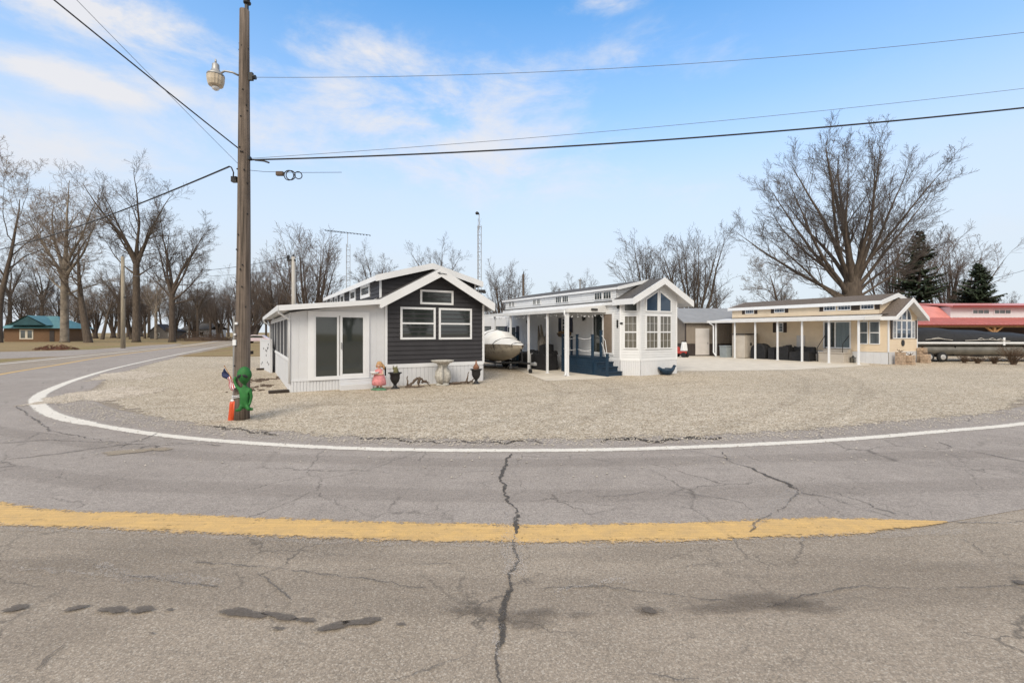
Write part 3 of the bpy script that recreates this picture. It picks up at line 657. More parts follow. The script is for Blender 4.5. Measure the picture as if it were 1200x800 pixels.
m = MB(); lap(m, [(LS2, 3.40), (L2, 3.40), (L2, ZT2), (LS2, ZT2)], Fs, .11, .02); lap(m, [(LS2, 3.40), (L2, 3.40), (L2, ZT2), (LS2, ZT2)], Fe, .11, .02)
lap(m, [(0, 3.3), (W2, 3.3), (W2, ZT2), (MID2, 4.3), (0, ZT2)], plane((0, LS2), (1, 0), (0, -1)), .11, .02)
m.box(.03, W2 - .03, LS2 + .03, L2 - .03, 3.3, ZT2); m.build('loft_wall', M['white_siding'], h)
gable_roof(h, 0, W2, ZT2 + .02, 4.36, LS2 - .2, L2 + .2, 'shingle', .1, .05, .085, name='loft_roof')
m = MB(); m.box(.05, L2 + .15, 3.33, 3.37, .0, .16, Fs); m.build('eave', M['shingle'], h)
m = MB(); m.box(.05, L2 + .15, 3.18, 3.33, .0, .14, Fs); m.build('gutter', M['white_trim'], h)
for c0, c1, z0, z1 in ((.55, 1.73, 3.47, 3.84), (3.75, 4.90, 3.5, 3.86), (6.35, 7.15, 3.52, 3.84), (9.2, 9.95, 3.53, 3.84)):
    mid = (c0 + c1) / 2
    window(h, Fs, c0, mid - .03, z0, z1, .03, (.35, .65), (), .012, 'glass'); window(h, Fs, mid + .03, c1, z0, z1, .03, (.35, .65), (), .012, 'glass')
# slider under the awning, small window with shutters, rear window
d = MB()
for x0, x1, y0, y1 in ((.42, 1.88, 2.78, 2.86), (.42, 1.88, .90, 1.0), (.42, .5, 1.0, 2.78), (1.8, 1.88, 1.0, 2.78), (1.08, 1.16, 1.0, 2.78)): d.box(x0, x1, y0, y1, 0, .05, Fs)
dd = d.build('sliding_door', M['white_trim'], h)
MB().box(1.155, 1.805, .995, 2.785, .004, .022, Fs).build('pane', M['glass'], dd); MB().box(.495, 1.085, .995, 2.785, .004, .022, Fs).build('pane', pm('tan_door_screen', (.22, .175, .14), .7, .1), dd)
window(h, Fs, 3.72, 4.33, 1.95, 2.68, .05, (.5,), (.25, .75), .015, 'glass_shade', sash=.5)
for a in (3.42, 4.36): MB().box(a, a + .27, 1.93, 2.70, .01, .04, Fs).build('shutter', M['navy_shutter'], h)
window(h, Fs, 9.05, 10.1, 1.4, 2.3, .05, (.5,), (), .02, 'glass_shade')
for a in (8.72, 10.13): MB().box(a, a + .3, 1.38, 2.32, .01, .04, Fs).build('shutter', M['navy_shutter'], h)
for a, b in ((2.45, 2.62), (7.6, 2.55)):
    m = MB(); m.box(a - .04, a + .04, b - .06, b + .1, .01, .05, Fs); m.lathe([(.05, 0), (.075, .16), (.03, .22)], (-.12, a, b - .12), 8); m.build('wall_lamp', M['black'], h)
m = MB(); m.box(.12, .2, 2.15, 2.5, .02, .05, Fs); m.box(-.02, .10, 2.3, 2.38, .02, .05, FL); m.lathe([(.05, 0), (.07, .1), (.03, .17)], Fs(.05, 3.0, .1), 8); m.build('house_number', M['black'], h)
# carport awning
aw = MB(); aw.prism([(-2.3, 2.88), (0, 3.17), (0, 3.21), (-2.3, 2.95)], .95, 9.6, lambda a, b, c: (a, c, b)); aw.prism([(-2.35, 2.82), (-2.3, 2.82), (-2.3, 2.97), (-2.35, 2.97)], .9, 9.65, lambda a, b, c: (a, c, b))
aw.prism([(-2.35, 2.82), (0, 2.86), (0, 3.22), (-2.35, 2.97)], .88, .93, lambda a, b, c: (a, c, b))
awn = aw.build('awning', M['white_roof'], h)
for k, s_ in enumerate((1.05, 2.55, 4.2, 6.0, 7.8, 9.5)):
    m = MB(); w = .075 if k == 0 else .045
    m.box(-2.2 - w, -2.2 + w, s_ - w, s_ + w, 0, 2.88); m.box(-2.2 - w * 1.7, -2.2 + w * 1.7, s_ - w * 1.7, s_ + w * 1.7, 0, .03); m.build('post', M['white_trim'], awn, bevel=.006)
m = MB(); m.tube([(-2.37, 1.0, 2.9), (-2.38, .98, 2.75), (-2.3, .98, 2.6), (-2.3, .98, .16), (-2.42, .85, .06)], .04, 6); m.build('downspout', M['white_trim'], awn, True)
m = MB()
for k in range(46):
    a = -2.25 + 2.2 * rng.random() * .98; s_ = 1.0
    if k > 16: a, s_ = -2.2, 1.0 + 7.5 * rng.random()
    m.ball((a, s_, 2.74 - .12 * rng.random()), (.022, .022, .03), 6, 4)
m.build('string_lights', M['white_trim'], awn)
m = MB(); m.box(1.4, 1.75, 2.94, 3.02, 0, .06, plane((-2.35, .88), (1, 0), (0, -1))); m.build('wall_light', M['black'], awn)
# navy deck
dk = thing('porch_deck', 'navy painted wooden porch with four steps, newel posts and rope rails', 'porch', (*o2, 0), A2)
m = MB()
for k in range(6): m.box(-1.25, -.06, .95, 3.3, .02 + k * .125, .135 + k * .125)
m.box(-1.23, -.08, .97, 3.28, 0, .76); m.build('skirting', M['blue'], dk)
m = MB()
for k in range(17): m.box(-1.29, -.03, .92 + k * .142, 1.05 + k * .142, .77, .81)
m.build('platform', M['blue'], dk)
for k in range(4):
    m = MB(); z = .61 - k * .2; y1 = .92 - .28 * k
    m.box(-1.22, -.06, y1 - .30, y1, z - .04, z); m.box(-1.2, -.08, y1 - .26, y1 - .23, max(0.0, z - .2), z - .04); m.box(-1.2, -1.16, y1 - .27, y1 + .02, 0, z - .04); m.box(-.12, -.08, y1 - .27, y1 + .02, 0, z - .04); m.build('step', M['blue'], dk)
for x, y, z0, z1 in ((-1.2, 1.0, .81, 1.82), (-1.2, 2.1, .81, 1.82), (-1.2, 3.22, .81, 1.82), (-.6, .98, .81, 2.0), (-1.17, .06, .0, .98), (-.55, 3.22, .81, 1.7)):
    m = MB(); m.box(x - .055, x + .055, y - .055, y + .055, z0, z1); m.box(x - .07, x + .07, y - .07, y + .07, z1, z1 + .03); m.build('newel_post', M['blue'], dk, bevel=.005)
m = MB()
for z in (1.15, 1.7):
    for (xa, ya), (xb, yb) in (((-1.2, 1.0), (-1.2, 2.1)), ((-1.2, 2.1), (-1.2, 3.22)), ((-1.2, 3.22), (-.55, 3.22))):
        m.tube([(xa + (xb - xa) * t, ya + (yb - ya) * t, z - .08 * math.sin(math.pi * t)) for t in (0, .25, .5, .75, 1)], .018, 5)
m.tube([(-.6, .98, 1.85), (-.6, .7, 1.55), (-1.17, .06, .9)], .016, 5); m.tube([(-.6, .98, 1.5), (-.9, .5, 1.15), (-1.17, .06, .6)], .016, 5); m.build('rope_rail', M['white_siding'], dk, True)
dk.scale = (.82, 1, 1); dk.location = (*L2W(o2, A2, .03, -.22), 0)
# rear landing
rd = thing('rear_landing', 'small dark navy landing with rail at the far end of the white home', 'landing', (*o2, 0), A2)
m = MB(); m.box(-1.3, -.05, 6.9, 8.6, 0, .74); m.box(-1.33, -.03, 6.87, 8.63, .74, .79); m.build('platform', M['blue'], rd)
for y in (6.95, 8.5):
    MB().box(-1.28, -1.16, y - .06, y + .06, .79, 1.95).build('post', M['blue'], rd)
m = MB(); m.box(-1.26, -1.18, 6.95, 8.5, 1.86, 1.93); m.box(-1.26, -1.18, 6.95, 8.5, 1.3, 1.36); m.build('rail', M['blue'], rd)
# flower box
fb = thing('flower_box', 'half round basket of dried flowers under the shuttered window', 'flower box', (*o2, 0), A2)
m = MB(); m.prism([(3.5, 1.9), (4.55, 1.9), (4.4, 1.72), (4.0, 1.66), (3.65, 1.72)], .02, .22, Fs); m.build('basket', M['driftwood'], fb)
m = MB()
for _ in range(60): m.ball(Fs(rng.uniform(3.5, 4.55), rng.uniform(1.84, 1.98), rng.uniform(.03, .24)), (.035, .035, .035), 5, 4)
m.build('flowers', M['flowers'], fb)
def cover_mesh(m, boxes, rng, amp=.03):
    for (x0, x1, y0, y1, z0, z1) in boxes:
        nx, ny = max(2, int((x1 - x0) / .18)), max(2, int((y1 - y0) / .18)); nz = max(2, int((z1 - z0) / .18))
        ph = [rng.uniform(0, 6) for _ in range(6)]
        def wob(p, k):
            x, y, z = p
            drop = min(1, (z - z0) / max(.01, z1 - z0)); s_ = 1 + .05 * (1 - drop)
            cx, cy = (x0 + x1) / 2, (y0 + y1) / 2
            w = amp * (math.sin(9 * x + ph[0]) + math.sin(8 * y + ph[1]) + .6 * math.sin(17 * x + 13 * y + ph[2]))
            return (cx + (x - cx) * s_ + w * .4, cy + (y - cy) * s_ + w * .4, z + (w if drop > .9 else 0))
        def face(pf, na, nb):
            vs = [wob(pf(i / na, j / nb), 0) for j in range(nb + 1) for i in range(na + 1)]
            m.add(vs, [(j * (na + 1) + i, j * (na + 1) + i + 1, (j + 1) * (na + 1) + i + 1, (j + 1) * (na + 1) + i) for j in range(nb) for i in range(na)])
        lx, ly, lz = x1 - x0, y1 - y0, z1 - z0
        face(lambda a, b: (x0 + a * lx, y0 + b * ly, z1), nx, ny)
        face(lambda a, b: (x0 + a * lx, y0, z0 + b * lz), nx, nz); face(lambda a, b: (x0 + a * lx, y1, z0 + b * lz), nx, nz)
        face(lambda a, b: (x0, y0 + a * ly, z0 + b * lz), ny, nz); face(lambda a, b: (x1, y0 + a * ly, z0 + b * lz), ny, nz)
m = MB(); cover_mesh(m, [(-1.5, -.75, 3.75, 6.3, .02, .82), (-1.0, -.7, 3.8, 6.2, .8, .95), (-1.45, -.8, 4.0, 4.35, .5, 1.3)], rng)
o = m.build('covered_bench', M['black_cloth'], None, True); o.location = (*o2, 0); o.rotation_euler = (0, 0, A2); tag(o, 'long bench under a lumpy black cover beneath the white awning', 'bench')
dw = thing('tree_stump', 'grey forked driftwood trunk standing against the white home wall', 'stump', (*L2W(o2, A2, -.62, 5.15), 0), A2)
m = MB(); m.tube([(0, 0, 0), (0, .02, .8), (.0, .0, 1.4), (0, .03, 1.7)], [.34, .30, .27, .2], 10)
for q in ([(0, -.16, 1.35), (.02, -.27, 1.75), (0, -.33, 2.2)], [(0, .14, 1.4), (0, .2, 1.8), (.02, .31, 2.35)], [(0, .3, .6), (0, .45, 1.4), (0, .52, 2.3)]): m.tube(q, [.13, .1, .03], 7)
m.build('trunk', M['greywood'], dw, True)
# bird shaped planter
bp = thing('bird_planter', 'navy bird shaped planter on gravel before the white home', 'planter', (*gp(781, 439.3), 0), R(10))
m = MB(); m.lathe([(.13, 0), (.22, .05), (.30, .18), (.33, .30), (.29, .31), (.26, .2)], (0, 0, 0), 18)
m.build('bowl', M['blue'], bp, True)
m = MB(); m.tube([(.24, 0, .2), (.33, 0, .3), (.37, 0, .38)], [.1, .08, .06], 8); m.ball((.38, 0, .40), (.075, .06, .065), 10, 7); m.tube([(.43, 0, .40), (.5, 0, .385)], [.03, .004], 6); m.build('head', M['blue'], bp, True)
m = MB(); m.tube([(-.25, 0, .22), (-.38, 0, .33), (-.42, 0, .36)], [.1, .06, .02], 8); m.build('tail', M['blue'], bp, True)
# ------------------------------------------------------------------ tan home
A3 = R(28.6); o3 = gp(1041, 427)
h = thing('mobile_home', 'tan sided small home with brown roof, arched front window and long carport', 'mobile home', (*o3, 0), A3)
W3, L3 = 3.75, 10.4; MID3 = W3 / 2
Ff3 = plane((0, 0), (1, 0), (0, -1)); Fs3 = plane((0, 0), (0, 1), (-1, 0)); Fe3 = plane((W3, 0), (0, 1), (1, 0)); Fk3 = plane((0, L3), (1, 0), (0, 1))
ZE3, ZR3 = 2.98, 3.98
bd = [(0, .74), (W3, .74), (W3, ZE3), (MID3, ZR3), (0, ZE3)]
m = MB(); lap(m, bd, Ff3, .12); lap(m, bd, Fk3, .12); lap(m, [(0, .74), (L3, .74), (L3, ZE3), (0, ZE3)], Fs3, .12); lap(m, [(0, .74), (L3, .74), (L3, ZE3), (0, ZE3)], Fe3, .12)
m.box(.03, W3 - .03, .03, L3 - .03, .1, ZE3); m.build('wall', M['tan_siding'], h)
m = MB(); ribs(m, 0, W3, 0, .72, .72, Ff3, .4); ribs(m, 0, L3, 0, .72, .72, Fs3, .4); ribs(m, 0, L3, 0, .72, .72, Fe3, .4); m.build('skirt', M['white'], h)
m = MB(); corner(m, Ff3, 0, .74, 2.8, .1); corner(m, Ff3, W3, .74, 2.8, .1); m.box(0, W3, .70, .76, -.01, .02, Ff3); m.build('trim', M['white_trim'], h)
gable_roof(h, 0, W3, ZE3, ZR3, -.5, 1.15, 'brown_shingle', .28, .06, .2)
LS3, ZT3 = .45, 3.80
m = MB(); lap(m, [(LS3, 3.05), (L3, 3.05), (L3, ZT3), (LS3, ZT3)], Fs3, .12); lap(m, [(LS3, 3.05), (L3, 3.05), (L3, ZT3), (LS3, ZT3)], Fe3, .12); lap(m, [(0, 3.0), (W3, 3.0), (W3, ZT3), (MID3, 4.2), (0, ZT3)], plane((0, LS3), (1, 0), (0, -1)), .12)
m.box(.03, W3 - .03, LS3 + .03, L3 - .03, 2.9, ZT3); m.build('loft_wall', M['tan_siding'], h)
gable_roof(h, 0, W3, ZT3 + .06, 4.32, LS3 - .2, L3 + .2, 'brown_shingle', .22, .06, .2, name='loft_roof')
for c0, c1 in ((.72, 1.45), (1.98, 2.75), (2.86, 3.6), (6.2, 6.95), (8.55, 9.25)): window(h, Fs3, c0, c1, 3.36, 3.76, .05, (.25, .5, .75), (.5,), .012, 'glass_blue')
for a in (.45, 1.50, 1.74, 3.63, 5.95, 6.98, 8.27, 9.29): MB().box(a, a + .23, 3.34, 3.76, .01, .04, Fs3).build('shutter', M['brown_shutter'], h)
# front: narrow side lights and an arched middle
cx = MID3 + .05
for a0, a1 in ((cx - 1.47, cx - 1.03), (cx + 1.03, cx + 1.47)): window(h, Ff3, a0, a1, 1.55, 2.66, .05, (.5,), (.33, .66), .014, 'glass_blue')
for a0, a1 in ((cx - 1.0, cx - .36), (cx - .33, cx + .33), (cx + .36, cx + 1.0)): window(h, Ff3, a0, a1, 1.55, 2.66, .05, (), (.5,), .03, 'glass_blue')
hh = lambda q_: 2.69 + .82 * math.sqrt(max(0, 1 - q_ * q_))
poly_window(h, Ff3, [(cx - .33, 2.69), (cx + .33, 2.69)] + [(cx + .33 - .066 * k, hh(.33 - .066 * k)) for k in range(11)], 'glass_blue', .045)
for sg_ in (-1, 1): poly_window(h, Ff3, [(cx + sg_ * .98, 2.69), (cx + sg_ * .36, 2.69)] + [(cx + sg_ * q_, hh(q_)) for q_ in (.36, .5, .64, .78, .88, .95)], 'glass_blue', .045)
for a in (cx - 1.75, cx + 1.5): MB().box(a, a + .25, 1.53, 2.68, .01, .04, Ff3).build('shutter', M['brown_shutter'], h)
m = MB(); m.prism([(MID3 - .1 + .2 * math.cos(t * math.pi / 8), 1.28 + .2 * math.sin(t * math.pi / 8)) for t in range(16)], .01, .05, Ff3); m.build('wall_plaque', M['black'], h)
for a0, a1 in ((.42, .98), (1.04, 1.6)): window(h, Fs3, a0, a1, 1.2, 2.62, .05, sash=.5, glass='glass_shade')
d = MB()
for x0, x1, y0, y1 in ((1.98, 3.62, 2.58, 2.66), (1.98, 3.62, .88, .96), (1.98, 2.06, .96, 2.58), (3.54, 3.62, .96, 2.58), (2.86, 2.93, .96, 2.58)): d.box(x0, x1, y0, y1, 0, .05, Fs3)
dd = d.build('sliding_door', M['white_trim'], h); MB().box(2.055, 2.865, .955, 2.585, .004, .022, Fs3).build('pane', M['glass_door'], dd); MB().box(2.925, 3.545, .955, 2.585, .004, .022, Fs3).build('pane', M['glass'], dd)
window(h, Fs3, 6.3, 6.8, 1.95, 2.62, .05, (.5,), (.33, .66), .015, 'glass_shade')
for a in (6.05, 6.82): MB().box(a, a + .24, 1.92, 2.64, .01, .04, Fs3).build('shutter', M['brown_shutter'], h)
MB().box(4.8, 5.35, .86, 1.72, .01, .05, Fs3).build('access_panel', M['door_white'], h)
aw = MB(); aw.prism([(-2.15, 2.72), (0, 2.98), (0, 3.02), (-2.15, 2.79)], .35, 11.0, lambda a, b, c: (a, c, b)); aw.box(-2.2, -2.15, .3, 11.05, 2.66, 2.84); aw.prism([(-2.2, 2.66), (0, 2.72), (0, 3.03), (-2.2, 2.84)], .27, .32, lambda a, b, c: (a, c, b))
awn = aw.build('awning', M['white_roof'], h)
for k in range(7):
    m = MB(); s_ = .7 + 1.62 * k; m.box(-1.98, -1.88, s_ - .05, s_ + .05, 0, 2.75); m.box(-2.02, -1.84, s_ - .09, s_ + .09, 0, .03); m.build('post', M['white_trim'], awn, bevel=.006)
m = MB(); m.tube([(-2.2, 10.9, 2.75), (-2.12, 10.75, 2.6), (-1.98, 10.62, 2.45), (-1.98, 10.6, .35), (-2.2, 10.2, .1)], .06, 6); m.build('downspout', M['white_trim'], awn, True)
m = MB(); m.box(0, L3, 3.03, 3.07, 0, .14, Fs3); m.build('eave', M['brown_shingle'], h)
# things around the tan home
st_ = thing('entry_steps', 'beige resin entry steps with black handrails below the tan home slider', 'steps', (*o3, 0), A3)
m = MB(); m.box(-1.05, -.04, 1.9, 3.4, 0, .62); m.box(-.55, -.04, 1.92, 3.38, .62, .84); m.box(-1.1, -.04, 1.86, 3.44, .60, .66); m.build('step_block', M['resin'], st_, bevel=.015)
m = MB(); m.tube([(-1.1, 3.42, .05), (-1.1, 3.42, .95), (-.2, 3.42, 1.75), (-.2, 3.42, .8)], .02, 6); m.tube([(-1.0, 2.0, .66), (-1.0, 2.0, 1.2), (-.2, 2.0, 1.72)], .02, 6); m.build('handrail', M['black'], st_, True)
cb = thing('storage_cabinet', 'tall beige resin storage cabinet with double doors under the tan awning', 'cabinet', (*o3, 0), A3)
m = MB(); m.box(-1.75, -.35, 8.15, 9.15, .04, 1.75); m.build('body', M['resin'], cb, bevel=.02)
m = MB(); m.box(-1.82, -.30, 8.08, 9.22, 1.75, 1.84); m.build('lid', M['dark_brown'], cb, bevel=.02)
for a in (-1.74, -1.04): MB().box(a, a + .67, 8.11, 8.148, .08, 1.72).build('door', M['resin'], cb, bevel=.01)
MB().box(-1.12, -.98, 8.08, 8.11, .95, 1.15).build('handle', M['black'], cb)
bn = thing('storage_bin', 'blue grey plastic bin beside the beige storage cabinet', 'bin', (*L2W(o3, A3, -1.9, 9.6), 0), A3)
m = MB(); m.prism([(-.28, 0), (.28, 0), (.33, .85), (-.33, .85)], -.3, .3, lambda a, b, c: (a, c, b)); m.build('tub', M['bin_grey'], bn, bevel=.02); MB().box(-.36, .36, -.34, .34, .85, .92).build('lid', M['bin_grey'], bn, bevel=.02)
gr = thing('covered_grill', 'round topped barbecue grill under a black cover beside the beige cabinet', 'grill', (*L2W(o3, A3, -1.15, 7.25), 0), A3)
m = MB(); prof = [(-.55, 0), (-.58, .55), (-.52, .85), (-.3, 1.06), (0, 1.13), (.3, 1.06), (.52, .85), (.58, .55), (.55, 0)]
m.prism([(b, c) for b, c in prof], -.42, .42, lambda a, b, c: (c, a, b)); m.build('cover', M['black_cloth'], gr, bevel=.06)
m = MB(); cover_mesh(m, [(-1.55, -.7, 3.75, 5.0, .03, .62), (-.95, -.62, 3.75, 5.0, .5, .95), (-1.5, -.7, 5.1, 5.95, .03, .9), (-1.3, -.85, 5.2, 5.6, .8, 1.02), (-1.5, -.7, 6.05, 6.5, .03, .85)], rng)
o = m.build('covered_sofa', M['black_cloth'], None, True); o.location = (*o3, 0); o.rotation_euler = (0, 0, A3); tag(o, 'patio sofa set under black covers against the tan wall', 'sofa')
ln = thing('lantern', 'small black lantern on the ground by the white skirting of the tan home', 'lantern', (*L2W(o3, A3, -.35, 1.72), 0), A3)
m = MB(); m.box(-.11, .11, -.11, .11, 0, .04); m.box(-.12, .12, -.12, .12, .32, .36); m.lathe([(.1, .36), (.03, .46), (.01, .5)], (0, 0, 0), 8)
for x in (-.1, .08):
    for y in (-.1, .08): m.box(x, x + .02, y, y + .02, .04, .32)
m.build('frame', M['black'], ln); MB().box(-.07, .07, -.07, .07, .04, .3).build('pane', M['glass_curtain'], ln)
def stone_pillar(t, s_, n, label):
    o = thing('stone_planter', label, 'planter', (*L2W(o3, A3, t, s_), 0), A3, 'stone planters at the tan home front')
    m = MB(); r2 = random.Random(n * 7 + 1)
    for k in range(n):
        z = k * .19; j = r2.uniform(-.015, .015)
        m.box(-.2 + j, -.005 + j, -.2, .2, z + .004, z + .186); m.box(.005 + j, .2 + j, -.2, .2, z + .004, z + .186)
    m.build('blocks', M['curb_stone'], o, bevel=.012)
    if n > 2:
        m = MB()
        for k in range(14): a = r2.uniform(0, 6.28); m.tube([(0, 0, n * .19 - .02), (.12 * math.cos(a), .12 * math.sin(a), n * .19 + .08), (.2 * math.cos(a), .2 * math.sin(a), n * .19 + r2.uniform(.06, .2))], [.01, .008, .003], 4)
        m.build('dry_plant', M['brush'], o)
stone_pillar(.42, -.42, 4, 'tall stacked tan stone planter at the left of the arched window'); stone_pillar(.85, -.72, 3, 'short stacked stone planter just right of the tall left one')
stone_pillar(3.45, -.55, 3, 'low stacked stone planter at the tan home right corner'); stone_pillar(3.8, -.25, 5, 'tallest stacked stone planter, nearest the black covered boat')
# ------------------------------------------------------------------ taupe shed
sa, sb = gp(803, 417.3), gp(865, 415.3)
sh = thing('storage_shed', 'taupe metal shed with dark brown base band and grey roof', 'shed', (*sa, 0), R(8))
Fa = plane((0, 0), (1, 0), (0, -1)); Fg = plane((0, 0), (0, 1), (-1, 0)); LX, LY = 7.5, 5.0
m = MB(); ribs(m, 0, LX, 1.02, 2.7, 2.7, Fa, .25, .02, .05); ribs(m, 0, LY / 2, 1.02, 2.7, 3.9, Fg, .25, .02, .05); ribs(m, LY / 2, LY, 1.02, 3.9, 2.7, Fg, .25, .02, .05); m.box(.02, LX, .02, LY, 0, 2.7); m.build('wall', M['taupe'], sh)
m = MB(); ribs(m, 0, LX, 0, 1.0, 1.0, Fa, .25, .025, .05); ribs(m, 0, LY, 0, 1.0, 1.0, Fg, .25, .025, .05); m.box(-.03, .06, 0, 2.7, -.03, .04, Fa); m.box(.0, LX, 2.62, 2.7, .02, .05, Fa); m.build('base_band', M['dark_brown'], sh)
m = MB(); Pq = lambda a, b, c: (c, a, b)
m.prism([(-.3, 2.66), (LY / 2, 3.95), (LY / 2, 4.02), (-.3, 2.74)], -.3, LX + .2, Pq); m.prism([(LY / 2, 3.95), (LY + .3, 2.66), (LY + .3, 2.74), (LY / 2, 4.02)], -.3, LX + .2, Pq); m.build('roof', M['alu'], sh)
for F_, a in ((Fa, .85), (Fg, 1.5)):
    d_ = MB(); d_.box(a, a + 1.2, .1, 2.25, 0, .05, F_); dr = d_.build('door', M['door_white'], sh); MB().box(a + 1.02, a + 1.08, 1.0, 1.12, .05, .09, F_).build('handle', M['galv'], dr)
window(sh, Fa, 4.25, 4.85, 1.35, 2.35, .08, (.5,), (), .03, 'glass', 'cream', sash=.5)
# red and white mower beside the shed
mw = thing('toy_scooter', 'red and white ride on toy beside the taupe shed door', 'ride on toy', (*gp(797, 418.5), 0), R(-60))
m = MB(); m.box(-.5, .5, -.2, .2, .28, .5); m.prism([(-.55, .5), (-.1, .5), (-.2, .78), (-.5, .85)], -.2, .2, lambda a, b, c: (a, c, b)); m.build('body', M['scooter_red'], mw, bevel=.05)
m = MB(); m.prism([(.15, .5), (.55, .5), (.45, 1.15), (.3, 1.2)], -.22, .22, lambda a, b, c: (a, c, b)); m.build('fairing', M['white_trim'], mw, bevel=.05)
m = MB(); m.tube([(.35, -.3, 1.25), (.35, .3, 1.25)], .025, 6); m.tube([(.38, 0, 1.1), (.35, 0, 1.25)], .03, 6); m.build('handlebar', M['black'], mw)
for x in (-.4, .45):
    for y in (-.18, .18):
        m = MB(); m.tube([(x, y - .05, .2), (x, y + .05, .2)], .2, 14); m.build('wheel', M['rubber'], mw)
# ------------------------------------------------------------------ covered runabout on its trailer
ax = R(28.6)
bt = thing('covered_boat', 'runabout under a pale fitted cover between the charcoal and white homes', 'boat', (1.02, 20.9, 0), ax)
# local: +y runs from the coupler towards the stern
secs = [(1.1, .03, 1.18, 1.30, 1.31), (1.4, .25, .98, 1.31, 1.37), (2.0, .56, .68, 1.33, 1.46), (2.8, .88, .52, 1.34, 1.68), (3.3, 1.0, .46, 1.33, 2.0), (4.4, 1.1, .42, 1.32, 2.06), (5.6, 1.12, .42, 1.30, 1.8), (6.6, 1.08, .44, 1.30, 1.5)]
def ring(y, b, zk, zg, zt):
    return [(0, y, zk), (b * .55, y, zk + (zg - zk) * .25), (b * .9, y, zk + (zg - zk) * .62), (b, y, zg), (b * .82, y, zg + (zt - zg) * .45), (b * .45, y, zg + (zt - zg) * .85), (0, y, zt)]
def loft(m, rings, close=False):
    n = len(rings[0]); m.add([p for r in rings for p in r], [(i * n + k, i * n + k + 1, (i + 1) * n + k + 1, (i + 1) * n + k) for i in range(len(rings) - 1) for k in range(n - 1)])
fine = []
for s0_, s1_ in zip(secs, secs[1:]):
    for k in range(8): fine.append(tuple(a + (b - a) * k / 8 for a, b in zip(s0_, s1_)))
secs = fine + [secs[-1]]
hull, skirt, top = MB(), MB(), MB()
for sgn in (1, -1):
    rs = [[(p[0] * sgn, p[1], p[2]) for p in ring(*s_)] for s_ in secs]
    loft(hull, [r[0:4] for r in rs])
    sk = []
    for i, r in enumerate(rs):
        w_ = .022 * math.sin(i * 1.9) + .016 * math.sin(i * 3.1 + 1); hem = .25 + .12 * math.sin(i * .8) + .06 * math.sin(i * 2.3)
        lo = Vector(r[1]).lerp(Vector(r[2]), min(1, .3 + hem)); mid_ = Vector(r[2]).lerp(Vector(r[3]), .45); k_ = 1.02
        sk.append([(lo.x * (k_ + 2 * w_), lo.y, lo.z), (mid_.x * (k_ + 1.2 * w_), mid_.y, mid_.z), (r[3][0] * 1.028, r[3][1], r[3][2] + .01)])
    loft(skirt, sk)
    loft(top, [[(p[0] * 1.03, p[1], p[2] + .02 + (.02 * math.sin(i * 1.3 + k * 2) if k else 0)) for k, p in enumerate(r[3:7])] for i, r in enumerate(rs)])
hull.build('hull', M['hull'], bt, True); skirt.build('cover_skirt', M['boat_skirt'], bt, True); top.build('cover', M['boat_cover'], bt, True)
for i in (10, 22, 36):
    m = MB(); m.tube([(p[0] * 1.045, p[1], p[2] + .03) for p in ring(*secs[i])[2:]], .016, 5); m.tube([(-p[0] * 1.045, p[1], p[2] + .03) for p in ring(*secs[i])[2:]], .016, 5); m.build('strap', M['black_cloth'], bt)
tr = thing('boat_trailer', 'black boat trailer with jack wheel carrying the pale covered runabout', 'trailer', (1.02, 20.9, 0), ax)
m = MB(); m.tube([(0, 0, .48), (0, 1.6, .46)], .05, 6); m.tube([(0, 1.4, .46), (-.7, 2.4, .42), (-.7, 6.4, .42)], .05, 6); m.tube([(0, 1.4, .46), (.7, 2.4, .42), (.7, 6.4, .42)], .05, 6); m.tube([(-.7, 4.6, .38), (.7, 4.6, .38)], .05, 6); m.tube([(0, 1.1, .46), (0, 1.15, 1.0), (0, 1.25, 1.15)], .045, 6)
m.build('frame', M['black'], tr)
m = MB(); m.box(-.07, .07, -.12, .25, .42, .54); m.ball((0, -.05, .5), (.09, .09, .08), 10, 6); m.build('coupler', M['galv'], tr)
m = MB(); m.tube([(.12, .55, .95), (.12, .55, .16)], .035, 8); m.tube([(.12, .55, .9), (.26, .55, .95)], .015, 5); m.build('jack', M['galv'], tr)
m = MB(); m.tube([(.08, .55, .11), (.16, .55, .11)], .11, 14); m.build('jack_wheel', M['rubber'], tr)
for x in (-1.0, .82):
    m = MB(); m.lathe([(.18, 0), (.33, .02), (.35, .1), (.33, .18), (.18, .2)], (0, 0, 0), 20); w = m.build('tyre', M['rubber'], tr, True); w.rotation_euler = (0, R(90), 0); w.location = (x, 4.6, .34)
    m = MB(); m.lathe([(.02, -.005), (.17, .03), (.19, .0)], (0, 0, 0), 14); w2 = m.build('rim', M['hub'], w, True)
    MB().box(x - .02, x + .22, 4.1, 5.1, .72, .75).build('mudguard', M['black'], tr)
# camper standing behind it
cp = thing('camper_trailer', 'white camper trailer with dark windows parked behind the covered boat', 'camper', (-2.5, 32.5, 0), R(8))
m = MB(); m.prism([(-3.2, .5), (3.2, .5), (3.3, 1.2), (3.1, 3.0), (-3.1, 3.1), (-3.3, 1.0)], -1.1, 1.1, lambda a, b, c: (a, c, b)); m.build('body', M['white'], cp, bevel=.08)
Fq = plane((-3, -1.1), (1, 0), (0, -1))
for a in (.5, 2.6, 4.2): window(cp, Fq, a, a + 1.3, 1.6, 2.35, .05, glass='glass_shade', frame='black', depth=.03)
MB().box(0, 6, 1.25, 1.45, 0, .02, Fq).build('stripe', M['bin_grey'], cp)
for x in (-.5, .4):
    m = MB(); m.tube([(x, -1.05, .35), (x, -.8, .35)], .35, 16); m.build('wheel', M['rubber'], cp)
